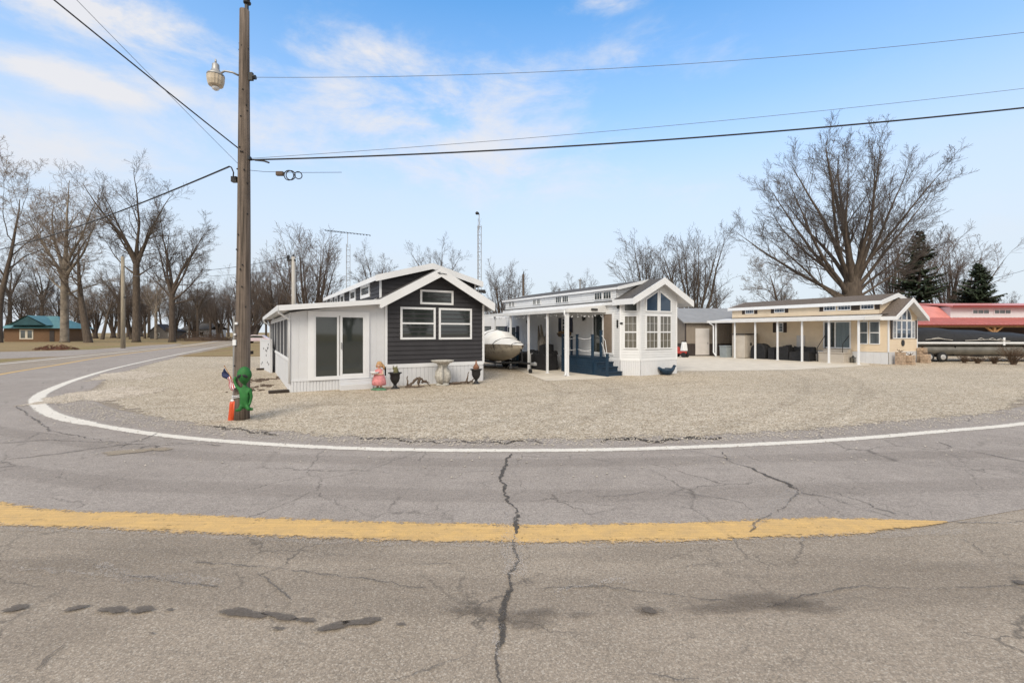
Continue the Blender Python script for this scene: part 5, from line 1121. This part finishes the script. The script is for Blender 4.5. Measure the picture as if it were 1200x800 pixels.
ot = thing('orange_tube', 'orange plastic tube leaning on the foot of the utility pole', 'tube', (bx - .17, by - .1, 0)); ot.rotation_euler = (0, R(6), 0)
m = MB(); m.lathe([(.055, 0), (.062, .02), (.06, .2), (.062, .38), (.05, .42)], (0, 0, 0), 16); m.lathe([(.03, 0), (.03, .44)], (.055, -.02, 0), 10); m.build('body', M['orange'], ot, True)
m = MB(); m.lathe([(.045, .42), (.048, .45), (.03, .47)], (0, 0, 0), 14); m.build('cap', M['white_trim'], ot, True)
# ------------------------------------------------------------------ garden pieces by the charcoal home
gx, gy = gp(444.5, 457)
sg = thing('garden_statue', 'pink and peach girl statue holding a white bowl by the porch step', 'statue', (gx, gy, 0), R(-8))
m = MB(); m.lathe([(.20, 0), (.22, .03), (.17, .07), (.12, .09)], (0, 0, 0), 14, 5, .15); m.lathe([(.1, 0), (.11, .03), (.06, .05)], (.17, -.05, 0), 10); m.lathe([(.09, 0), (.1, .03), (.05, .06)], (-.18, -.03, 0), 10); m.build('base', M['statue_green'], sg, True)
J = [((0, 0, .46), (.14, .13)), ((0, 0, .57), (.11, .1)), ((0, 0, .66), (.10, .085)), ((0, 0, .72), .045), ((0, -.01, .76), .045), ((0, -.015, .82), .085), ((0, -.012, .88), .075),
     ((.11, -.01, .64), .045), ((.15, -.06, .54), .036), ((.05, -.17, .55), .03), ((-.02, -.2, .56), .028),
     ((-.11, -.01, .64), .045), ((-.17, -.05, .55), .036), ((-.17, -.16, .56), .03), ((-.12, -.2, .57), .028),
     ((.07, 0, .3), .075), ((.07, -.02, .16), .05), ((.07, -.01, .07), .035), ((.07, -.07, .05), .03), ((-.06, 0, .3), .075), ((-.06, .0, .16), .05), ((-.06, .01, .07), .035), ((-.06, -.06, .05), .03)]
E_ = [(0, 1), (1, 2), (2, 3), (3, 4), (4, 5), (5, 6), (2, 7), (7, 8), (8, 9), (9, 10), (2, 11), (11, 12), (12, 13), (13, 14), (0, 15), (15, 16), (16, 17), (17, 18), (0, 19), (19, 20), (20, 21), (21, 22)]
skin_obj('body', 'skin', sg, J, E_)
m = MB(); m.lathe([(.20, .17), (.235, .2), (.225, .32), (.185, .46), (.145, .55), (.14, .62), (.125, .69), (.06, .715)], (0, 0, 0), 20, 7, .05); m.build('dress', M['pink'], sg, True)
m = MB(); m.ball((0, .02, .885), (.10, .095, .085), 14, 10)
for k in range(14): a_ = k * .45; m.ball((.095 * math.cos(a_), .03 + .07 * math.sin(a_), .84 - .02 * (k % 3)), (.035, .035, .05), 7, 5)
m.tube([(.07, .06, .86), (.13, .07, .78), (.14, .06, .68)], [.05, .045, .02], 8); m.build('hair', M['blond'], sg, True)
for sx in (-.03, .03): MB().ball((sx, -.098, .835), (.011, .006, .011), 8, 6).build('eye', M['black'], sg)
MB().tube([(-.022, -.097, .785), (0, -.103, .78), (.022, -.097, .785)], .005, 5).build('mouth', M['red'], sg)
m = MB(); m.lathe([(.04, 0), (.11, .03), (.15, .09), (.135, .09), (.09, .045)], (-.07, -.2, .55), 16, 8, .04); m.build('bowl', M['white_trim'], sg, True)
def urn(px, py, label, plant, cone):
    o = thing('garden_urn', label, 'urn', (*gp(px, py), 0), 0, 'black garden urns')
    m = MB(); m.lathe([(.155, 0), (.155, .03), (.09, .06), (.05, .13), (.06, .17), (.13, .26), (.165, .36), (.16, .46), (.185, .52), (.235, .54), (.235, .565), (.18, .565), (.15, .5)], (0, 0, 0), 24); m.build('bowl', M['black'], o, True)
    m = MB()
    if cone: m.lathe([(.13, .53), (.09, .60), (.12, .63), (.05, .74), (.03, .78), (.02, .86), (.0, .9)], (0, 0, 0), 10, 4, .12)
    else:
        m.lathe([(.07, .52), (.09, .58), (.07, .7), (.02, .76)], (.02, 0, 0), 9, 3, .2)
        for k in range(12): a_ = k * .55; m.tube([(0, 0, .55), (.05 * math.cos(a_), .05 * math.sin(a_), .66), (.09 * math.cos(a_), .09 * math.sin(a_), .72 + .05 * (k % 3))], [.012, .012, .004], 4)
    m.build('plant', M[plant], o, True)
M['moss'] = pm('dry_moss', (.16, .15, .075), .95, .4, 20); M['rust_leaf'] = pm('rusty_dry_leaves', (.26, .13, .08), .95, .4, 18)
urn(463, 455.5, 'black garden urn with greenish dry plant beside the pink statue', 'moss', False); urn(558, 449.8, 'black garden urn with reddish dry plant at the charcoal home corner', 'rust_leaf', True)
bb = thing('bird_bath', 'weathered stone bird bath with scalloped bowl before the white skirting', 'bird bath', (*gp(518.5, 451.6), 0))
m = MB(); m.lathe([(.02, .80), (.2, .81), (.34, .84), (.40, .89), (.415, .925), (.385, .925), (.3, .88), (.05, .86)], (0, 0, 0), 48, 16, .035); m.build('bowl', M['stone'], bb, True)
m = MB(); m.lathe([(.24, 0), (.25, .05), (.2, .08), (.14, .12)], (0, 0, 0), 8); m.lathe([(.15, .10), (.19, .2), (.235, .34), (.22, .48), (.15, .6), (.13, .7), (.2, .79), (.21, .82)], (0, 0, 0), 36, 3, .28); m.build('pedestal', M['stone'], bb, True)
for k in range(3):
    a_ = k * 2.094 + .5; m = MB(); c_, s_ = math.cos(a_), math.sin(a_)
    m.tube([(.2 * c_, .2 * s_, .1), (.27 * c_, .27 * s_, .3), (.24 * c_, .24 * s_, .5), (.15 * c_, .15 * s_, .66), (.2 * c_, .2 * s_, .78)], [.05, .08, .075, .05, .03], 9); m.build('figure', M['stone'], bb, True)
def drift(label, px, py, paths, rz):
    m = MB(); r = random.Random(int(px))
    for pts, r0 in paths:
        P_ = []; 
        for i in range(len(pts) - 1):
            for k in range(4): P_.append(Vector(pts[i]).lerp(Vector(pts[i + 1]), k / 4) + Vector((r.gauss(0, .012), r.gauss(0, .012), r.gauss(0, .012))))
        P_.append(Vector(pts[-1])); n = len(P_)
        m.tube(P_, [r0 * (1 - .75 * i / (n - 1)) * r.uniform(.8, 1.25) for i in range(n)], 8)
    o = m.build('driftwood', M['driftwood'], None, True); o.location = (*gp(px, py), 0); o.rotation_euler = (0, 0, rz); tag(o, label, 'driftwood', 'driftwood pieces by the charcoal home')
drift('arched driftwood branch with a fork between urn and bird bath', 490, 454, [([(-.42, 0, .05), (-.30, 0, .08), (-.05, .02, .30), (.05, 0, .34), (.2, 0, .22), (.45, .02, .04)], .06), ([(-.34, 0, .05), (-.38, -.02, .2), (-.36, 0, .42)], .05), ([(.05, 0, .33), (.0, -.05, .15), (.06, -.1, .03)], .07), ([(-.4, 0, .04), (-.1, -.12, .04), (.2, -.1, .05)], .055), ([(.15, 0, .2), (.3, .05, .2), (.42, .05, .14)], .05)], .45)
drift('low driftwood branch with one upright prong between bird bath and urn', 543.5, 450.3, [([(-.55, 0, .03), (-.3, 0, .07), (.0, .02, .08), (.35, 0, .07)], .06), ([(.08, 0, .07), (.14, 0, .22), (.2, .02, .46)], .05), ([(.15, 0, .06), (.3, -.02, .12), (.42, 0, .2)], .05), ([(-.2, 0, .05), (-.05, -.1, .1), (.05, -.12, .04)], .045)], .4)
def plank(label, a, b, hgt=.09, w=.1):
    a, b = Vector(a), Vector(b); L = (b - a).length; m = MB(); m.box(0, L, -w, w, .0, hgt); o = m.build('plank', M['plank'], None, bevel=.012); o.location = (a.x, a.y, .014); o.rotation_euler = (0, 0, math.atan2(b.y - a.y, b.x - a.x)); tag(o, label, 'plank', 'dark planks left of the sun porch')
plank('dark wet plank at the front left corner of the sun porch', gp(315, 461.5), (-7.2, 14.68)); plank('dark wet plank farther back beside the white fence', gp(301, 433.8), gp(318, 433))
m = MB(); cl_ = gp(307, 444)
for (px, py, k) in ((306, 446, 18), (308, 453, 8), (299, 457, 5), (325, 444, 5)):
    c = gp(px, py)
    for _ in range(k * 2):
        x, y = c[0] + rng.gauss(0, .25), c[1] + rng.gauss(0, .25); a_ = rng.uniform(0, 3.14); L = rng.uniform(.04, .12)
        m.hexa([(x + L * math.cos(a_ + t) , y + L * math.sin(a_ + t) * .4, z) for z in (.014, .045) for t in (0, 1.57, 3.14, 4.71)])
tag(m.build('leaf_litter', M['driftwood']), 'scattered brown leaves and bark beside the sun porch', 'leaf litter', kind='stuff')
# white lattice fence behind porch
fn = thing('vinyl_fence', 'white vinyl fence panel with round cutouts beyond the sun porch', 'fence', (*gp(306, 431.5), 0), math.atan2(gp(317.5, 437)[1] - gp(306, 431.5)[1], gp(317.5, 437)[0] - gp(306, 431.5)[0]))
fL = (Vector(gp(317.5, 437)) - Vector(gp(306, 431.5))).length; Ffn = plane((0, 0), (1, 0), (0, -1))
m = MB(); ribs(m, 0, fL, 0, 1.52, 1.52, Ffn, .16); m.box(-.05, .08, 0, 1.62, -.06, .04, Ffn); m.box(fL - .08, fL + .05, 0, 1.62, -.06, .04, Ffn); m.box(0, fL, 1.5, 1.58, -.03, .03, Ffn); m.build('panel', M['white'], fn)
m = MB()
for k in range(11): a_, b_ = rng.uniform(.2, fL - .2), rng.uniform(.2, 1.4); m.box(a_, a_ + .12, b_, b_ + .1, .014, .03, Ffn)
m.build('cutouts', M['black'], fn)
# ------------------------------------------------------------------ far left: teal roofed house, grey house, poles, masts, car, brush
th = thing('teal_house', 'low brown brick house with teal metal hip roof behind left trees', 'house', (-100.5, 92, 0), R(4))
Ft = plane((0, 0), (1, 0), (0, -1))
m = MB(); m.box(-2, 9, .0, 6, 0, 2.75); m.build('wall', M['brick'], th)
Pz = lambda a, b, c: (a, c, b)
m = MB(); e = .8; zr = 5.3
m.add([(-2 - e, -e, 2.7), (9 + e, -e, 2.7), (9 + e, 6 + e, 2.7), (-2 - e, 6 + e, 2.7), (1.5, 3, zr), (5.5, 3, zr)], ((0, 1, 5, 4), (1, 2, 5), (2, 3, 4, 5), (3, 0, 4), (0, 3, 2, 1)))
m.add([(-.3, -1.4, 3.3), (7.3, -1.4, 3.3), (3.5, -1.4, 5.3), (3.5, 2.6, 5.3), (-.3, 1.5, 3.3), (7.3, 1.5, 3.3)], ((0, 2, 3, 4), (2, 1, 5, 3))); m.build('roof', M['teal'], th)
m = MB(); m.prism([(.4, 3.35), (6.6, 3.35), (3.5, 5.1)], -1.25, -1.15, Pz); m.build('gable', M['teal_dark'], th)
for a in (.9, 2.2): window(th, Ft, a, a + 1.3, .5, 2.5, .22, glass='glass_shade', frame='cream')
m = MB(); m.box(6.6, 7.5, 0, 2.3, 0, .06, Ft); m.build('door', M['dark_brown'], th)
gh = thing('grey_house', 'distant dark grey gabled house beyond the left road', 'house', (*gY(176, 130)[:2], 0), R(10)); gh.scale = (.55, .55, .75)
m = MB(); m.box(0, 13, 0, 9, 0, 2.8); m.prism([(0, 2.8), (7, 2.8), (3.5, 5.3)], -.05, 9, Pz); m.build('wall', M['grey_house'], gh)
m = MB(); m.prism([(-.5, 2.6), (3.5, 5.4), (7.5, 2.6), (7.5, 2.8), (3.5, 5.7), (-.5, 2.8)], -.4, 9.2, Pz); m.prism([(7.4, 2.8), (13.3, 2.8), (13.3, 3.0), (7.4, 4.4)], -.3, 9, Pz); m.build('roof', M['dark_brown'], gh)
window(gh, Ft, 2.4, 4.4, .9, 2.2, .1); window(gh, Ft, 8.5, 10, .9, 2.2, .1)
wh = thing('white_house', 'far small white house between the left trunks', 'house', (*gY(214, 140)[:2], 0), R(-5))
m = MB(); m.box(0, 9, 0, 7, 0, 2.7); m.build('wall', M['white'], wh); m = MB(); m.prism([(-.4, 2.6), (3.5, 4.5), (7.4, 2.6), (7.4, 2.8), (3.5, 4.75), (-.4, 2.8)], -.4, 9.4, lambda a, b, c: (c, a, b)); m.build('roof', M['shingle'], wh)
window(wh, Ft, 1.5, 3, .9, 2.1, .1); window(wh, Ft, 5.5, 7, .9, 2.1, .1)
def pole(label, px, Y, ztop, r, mat, cross=False):
    o = thing('utility_pole', label, 'utility pole', gY(px, Y)); m = MB(); m.tube([(0, 0, -.1), (0, 0, ztop * .5), (-.03, 0, ztop)], [r, r * .88, r * .72], 10); m.build('pole', M[mat], o, True)
    m = MB()
    if cross: m.box(-.5, .12, -.1, .1, ztop - .35, ztop - .2); m.lathe([(.1, 0), (.12, .2), (.06, .34)], (-.45, 0, ztop - .2), 8); m.lathe([(.05, 0), (.07, .12), (.03, .2)], (.0, 0, ztop), 8)
    else: m.box(-.25, .25, -.12, .12, ztop * .55, ztop * .55 + .12); m.lathe([(.05, 0), (.06, .2), (.02, .3)], (0, 0, ztop), 8)
    m.build('crossarm', M['black'], o)
pole('pale wooden pole across the left road before the trees', 144.5, 54.7, 11.0, .24, 'wood_light'); pole('silver grey pole rising behind the sun porch roof', 344.5, 36, 7.9, .19, 'grey_pole', True)
pole('dark bare pole stub rising behind the white home roof', 613.5, 60, 9.6, .2, 'bark_dark')
def mast(label, px, Y, ztop, w, yagi):
    o = thing('aerial_mast', label, 'aerial mast', gY(px, Y)); m = MB()
    zt = ztop - (1.2 if yagi else .8)
    c = [(w * math.cos(k * 2.094 + .3), w * math.sin(k * 2.094 + .3)) for k in range(3)]
    for x, y in c: m.tube([(x, y, 0), (x, y, zt)], .022, 5)
    z = .5; k = 0
    while z < zt:
        for i in range(3): a_, b_ = c[i], c[(i + 1) % 3]; m.tube([(*a_, z), (*b_, z)], .013, 4); m.tube([(*a_, z), (*b_, z + .62)], .008, 4)
        z += .62
    m.tube([(0, 0, zt - .3), (0, 0, ztop)], .03, 6); m.build('lattice', M['galv'], o)
    m = MB()
    if yagi:
        m.tube([(-2.3, .1, ztop + .25), (2.3, -.3, ztop - .28)], .022, 5)
        for k in range(15): u = k / 14; x = -2.3 + 4.6 * u; L = .75 - .5 * u; zz = ztop + .25 - .53 * u; m.tube([(x, -L, zz), (x, L, zz)], .014, 4); m.box(x - .04, x + .04, -.06, .06, zz - .05, zz + .05)
    else:
        m.tube([(0, 0, ztop), (-.05, 0, ztop + .15), (-.2, 0, ztop + .22)], .04, 6); m.ball((-.15, 0, ztop + .12), (.14, .1, .12), 10, 7); m.box(-.35, .45, -.15, .15, 4.9, 5.1); m.box(.25, .5, -.2, .2, 4.85, 5.0)
    m.build('antenna', M['black'], o)
mast('lattice aerial mast with long horizontal antenna behind the charcoal loft', 407.5, 47, 12.2, .24, True); mast('plain lattice mast with small camera top behind the charcoal roof edge', 561.5, 34, 10.7, .17, False)
rv = MB(); rv.lathe([(.05, 0), (.05, .5), (.09, .5), (.09, .58)], (0, 0, 0), 8); o = rv.build('roof_pipe', M['galv']); o.location = (*L2W(o2, A2, 1.9, 5.2), 4.35); tag(o, 'short metal vent pipe on top of the white home roof', 'vent pipe')
cr = thing('parked_car', 'pale pinkish car on the far road beside the white fence', 'car', (-44.5, 80, 0), R(12))
m = MB(); m.prism([(-2.2, .35), (2.2, .35), (2.25, .75), (1.4, .95), (.7, 1.42), (-.9, 1.45), (-1.7, .98), (-2.2, .85)], -.85, .85, Pz); m.build('body', M['car'], cr, bevel=.08)
m = MB(); m.prism([(1.15, .97), (.65, 1.34), (-.8, 1.36), (-1.4, .99)], -.87, .87, Pz); m.build('window', M['glass'], cr)
for x in (-1.4, 1.4):
    for y in (-.86, .7):
        m = MB(); m.tube([(x, y, .32), (x, y + .18, .32)], .32, 16); m.build('wheel', M['rubber'], cr)
def brushpile(name, label, loc, rx, ry, hgt, n, mat, seed):
    r = random.Random(seed); m = MB()
    for _ in range(n):
        a_ = r.uniform(0, 6.28); d_ = math.sqrt(r.random()); p = Vector((rx * d_ * math.cos(a_), ry * d_ * math.sin(a_), hgt * (1 - d_ * d_) * r.uniform(.1, 1)))
        dr = Vector((r.gauss(0, 1), r.gauss(0, 1), r.gauss(0, .5))).normalized() * r.uniform(.3, .9) * max(.5, hgt)
        m.tube([p - dr * .5, p + Vector((0, 0, .1)), p + dr * .5], [.03, .025, .008], 4, False)
    m.lathe([(1.0, 0), (.8, .35), (.4, .7), (.02, .8)], (0, 0, 0), 14, 5, .12)
    for i in range(len(m.v) - 56, len(m.v)): x, y, z = m.v[i]; m.v[i] = (x * rx * .6, y * ry * .6, z * hgt * .45)
    o = m.build(name, M[mat]); o.location = loc; tag(o, label, 'brush pile' if 'pile' in name else 'shrub'); return o
M['redleaf'] = pm('red_brown_leaves', (.13, .06, .04), 1., .5, 2.5, bs=1., bscale=8)
brushpile('leaf_pile', 'reddish brown leaf pile on the far lawn by the side road', gY(66, 50), 2.2, 1.4, .55, 260, 'redleaf', 3)
brushpile('brush_pile', 'dark pile of felled branches under the left trees', gY(237, 100), 6, 3, 2.6, 420, 'brush', 4)
brushpile('brush_pile', 'low dark brush heap right of the main left trunks', gY(252, 105), 4.5, 2, 1.8, 260, 'brush', 8)
# dry shrubs along the tarped boat
def dry_shrub(label, px, py, hgt, n, seed):
    r = random.Random(seed); m = MB(); o = thing('dry_shrub', label, 'shrub', (*gp(px, py), 0), 0, 'dry shrubs before the tarped boat')
    for _ in range(n):
        a_ = r.uniform(0, 6.28); s_ = r.uniform(.2, .8) * hgt; z = hgt * r.uniform(.4, 1.)
        p1 = Vector((.35 * s_ * math.cos(a_), .35 * s_ * math.sin(a_), z * .5)); p2 = Vector((s_ * math.cos(a_ + .3), s_ * math.sin(a_ + .3), z))
        m.tube([(r.gauss(0, .05), r.gauss(0, .05), 0), p1, p2], [.014, .011, .005], 4, False)
        for k in range(4): q_ = p1.lerp(p2, r.random()); m.tube([q_, q_ + Vector((r.gauss(0, .12), r.gauss(0, .12), r.uniform(.02, .2)))], [.007, .004], 3, False)
    m.build('stems', M['brush'], o)
dry_shrub('largest dry brown shrub at the right edge before the tarped boat', 1187, 427.5, 1.15, 90, 1); dry_shrub('low dry shrub left of the largest one', 1165, 426.5, .5, 50, 2); dry_shrub('tiny dry shrub below the middle of the tarped boat', 1145, 426, .45, 45, 3); dry_shrub('dry twiggy shrub near the silver trailer wheel', 1130, 425.5, .5, 40, 4)
# small block on verge
m = MB(); m.box(-.25, .25, -.2, .2, 0, .3); m.box(-.4, .3, -.5, -.3, 0, .12); o = m.build('wood_block', M['plank'], None, bevel=.02); o.location = (*gp(292.5, 415), 0); tag(o, 'dark wooden blocks on the grass right behind the utility pole', 'wood block')
# trees across the road, behind the photographer, that the windows mirror
for x, y, k, s_ in [(-22, -30, 0, .6), (-6, -38, 4, .9), (9, -34, 1, .5), (24, -30, 2, .6), (36, -18, 4, .9), (46, -6, 1, .6), (-34, -22, 1, .6)] + [(-60 + 7.5 * k, -46 + 5 * math.sin(k * 2.3), (4, 2, 4, 1)[k % 4], (1.1, .6, 1.0, .5)[k % 4]) for k in range(17)] + [(52 + 3 * k, -30 + 9 * k, 4, 1.1) for k in range(5)]:
    place(src[k], 'bare_tree', 'bare tree across the road, mirrored in the windows', (x, y, 0), q.uniform(0, 6), s_, 'bare trees across the road')
# ------------------------------------------------------------------ sky, sun, camera
SUN_EL, SUN_AZ = R(42), R(196)                # azimuth clockwise from +Y
w = bpy.data.worlds.new('World'); sc.world = w; w.use_nodes = True; t = w.node_tree
bg = t.nodes['Background']; bg.inputs['Strength'].default_value = .098
sky = N(t, 'ShaderNodeTexSky'); sky.sky_type = 'NISHITA'; sky.sun_disc = False; sky.sun_elevation = SUN_EL; sky.sun_rotation = SUN_AZ; sky.air_density = 1.0; sky.dust_density = .6; sky.ozone_density = 2.5
tc = N(t, 'ShaderNodeTexCoord'); dirv = tc.outputs['Generated']
sx = N(t, 'ShaderNodeSeparateXYZ'); t.links.new(dirv, sx.inputs[0])
# thin veil that thickens towards the horizon
veil = ramp(t, sx.outputs[2], [(0, g(.99)), (.15, g(.93)), (.28, g(.77)), (.43, g(.33)), (.6, g(.05))]).outputs[0]
mp = N(t, 'ShaderNodeMapping'); mp.inputs['Scale'].default_value = (1, 1, 2.3); t.links.new(dirv, mp.inputs[0])
n1 = noise(t, mp.outputs[0], 5., 10, .64); n1.inputs['Distortion'].default_value = .25
tot = None
for px, py, rx, ry, a in ((120, 12, 240, 52, .95), (215, 55, 110, 34, .6), (95, 97, 150, 34, .85), (180, 108, 90, 30, .7), (430, 68, 130, 40, .8), (480, 125, 230, 75, .7), (600, 105, 130, 60, .6), (540, 175, 300, 75, .62), (710, 4, 50, 16, .8), (760, 62, 150, 40, .5), (330, 160, 260, 70, .6), (60, 170, 200, 70, .55), (1100, 200, 260, 90, .25)):
    d0 = Vector(((px - 600) / FOC, 1, (HOR - py) / FOC)).normalized()
    right = Vector((d0.y, -d0.x, 0)).normalized(); upv = right.cross(d0)
    k = d0.length / Vector(((px - 600) / FOC, 1, (HOR - py) / FOC)).length
    s1 = N(t, 'ShaderNodeVectorMath'); s1.operation = 'DOT_PRODUCT'; t.links.new(dirv, s1.inputs[0]); s1.inputs[1].default_value = right / (rx / FOC * k)
    s2 = N(t, 'ShaderNodeVectorMath'); s2.operation = 'DOT_PRODUCT'; t.links.new(dirv, s2.inputs[0]); s2.inputs[1].default_value = upv / (ry / FOC * k)
    s3 = N(t, 'ShaderNodeVectorMath'); s3.operation = 'DOT_PRODUCT'; t.links.new(dirv, s3.inputs[0]); s3.inputs[1].default_value = d0
    r2 = maths(t, 'ADD', maths(t, 'POWER', s1.outputs['Value'], 2.), maths(t, 'POWER', s2.outputs['Value'], 2.))
    f = maths(t, 'MULTIPLY', maths(t, 'EXPONENT', maths(t, 'MULTIPLY', r2, -1.1)), maths(t, 'GREATER_THAN', s3.outputs['Value'], 0.))
    f = maths(t, 'MULTIPLY', f, a)
    tot = f if tot is None else maths(t, 'MAXIMUM', tot, f)
cl = maths(t, 'ADD', tot, maths(t, 'MULTIPLY', maths(t, 'SUBTRACT', n1.outputs[0], .5), 2.6))
cr_ = N(t, 'ShaderNodeMapRange'); cr_.interpolation_type = 'SMOOTHSTEP'; cr_.inputs[1].default_value = .2; cr_.inputs[2].default_value = 1.12; t.links.new(cl, cr_.inputs[0])
cfac = maths(t, 'MULTIPLY', cr_.outputs[0], maths(t, 'ADD', maths(t, 'MULTIPLY', tot, 1.35), .1), True)
c_ = mixc(t, 1., sky.outputs[0], (.95, 2.05, 2.5), 'MULTIPLY')
c_ = mixc(t, veil, c_, (6.0, 6.4, 6.9))
c_ = mixc(t, maths(t, 'MULTIPLY', cfac, .95), c_, (6.6, 6.6, 6.85))
# unseen bright cloud added overhead and behind camera to neutralise blue fill
ov = N(t, 'ShaderNodeMapRange'); ov.interpolation_type = 'SMOOTHSTEP'; ov.inputs[1].default_value = .25; ov.inputs[2].default_value = .8
sy = maths(t, 'ADD', maths(t, 'MULTIPLY', sx.outputs[1], -.75), maths(t, 'MULTIPLY', sx.outputs[2], .95))
sy = maths(t, 'ADD', sy, maths(t, 'MULTIPLY', maths(t, 'SUBTRACT', n1.outputs[0], .5), .5))
t.links.new(sy, ov.inputs[0])
c_ = mixc(t, maths(t, 'MULTIPLY', ov.outputs[0], .9), c_, (8.6, 8.1, 7.4))
t.links.new(c_, bg.inputs['Color'])
sd = bpy.data.lights.new('sun', 'SUN'); sd.energy = 2.0; sd.angle = R(26); sd.color = (1, .91, .77)
so = bpy.data.objects.new('sun', sd); col.objects.link(so)
sv = Vector((math.sin(SUN_AZ) * math.cos(SUN_EL), math.cos(SUN_AZ) * math.cos(SUN_EL), math.sin(SUN_EL)))
so.rotation_euler = sv.to_track_quat('Z', 'Y').to_euler()
cam = bpy.data.cameras.new('camera'); co = bpy.data.objects.new('camera', cam); col.objects.link(co)
co.location = (0, 0, EYE); co.rotation_euler = (R(90), 0, 0); cam.sensor_width = 36; cam.lens = 16.0; cam.shift_y = -(400 - HOR) / 1200; cam.clip_end = 4000; cam.clip_start = .05
sc.camera = co
sc.view_settings.view_transform = 'Standard'; sc.view_settings.look = 'None'; sc.view_settings.exposure = .38; sc.view_settings.gamma = 1
sc.cycles.use_denoising = True; sc.cycles.max_bounces = 6; sc.cycles.transparent_max_bounces = 12
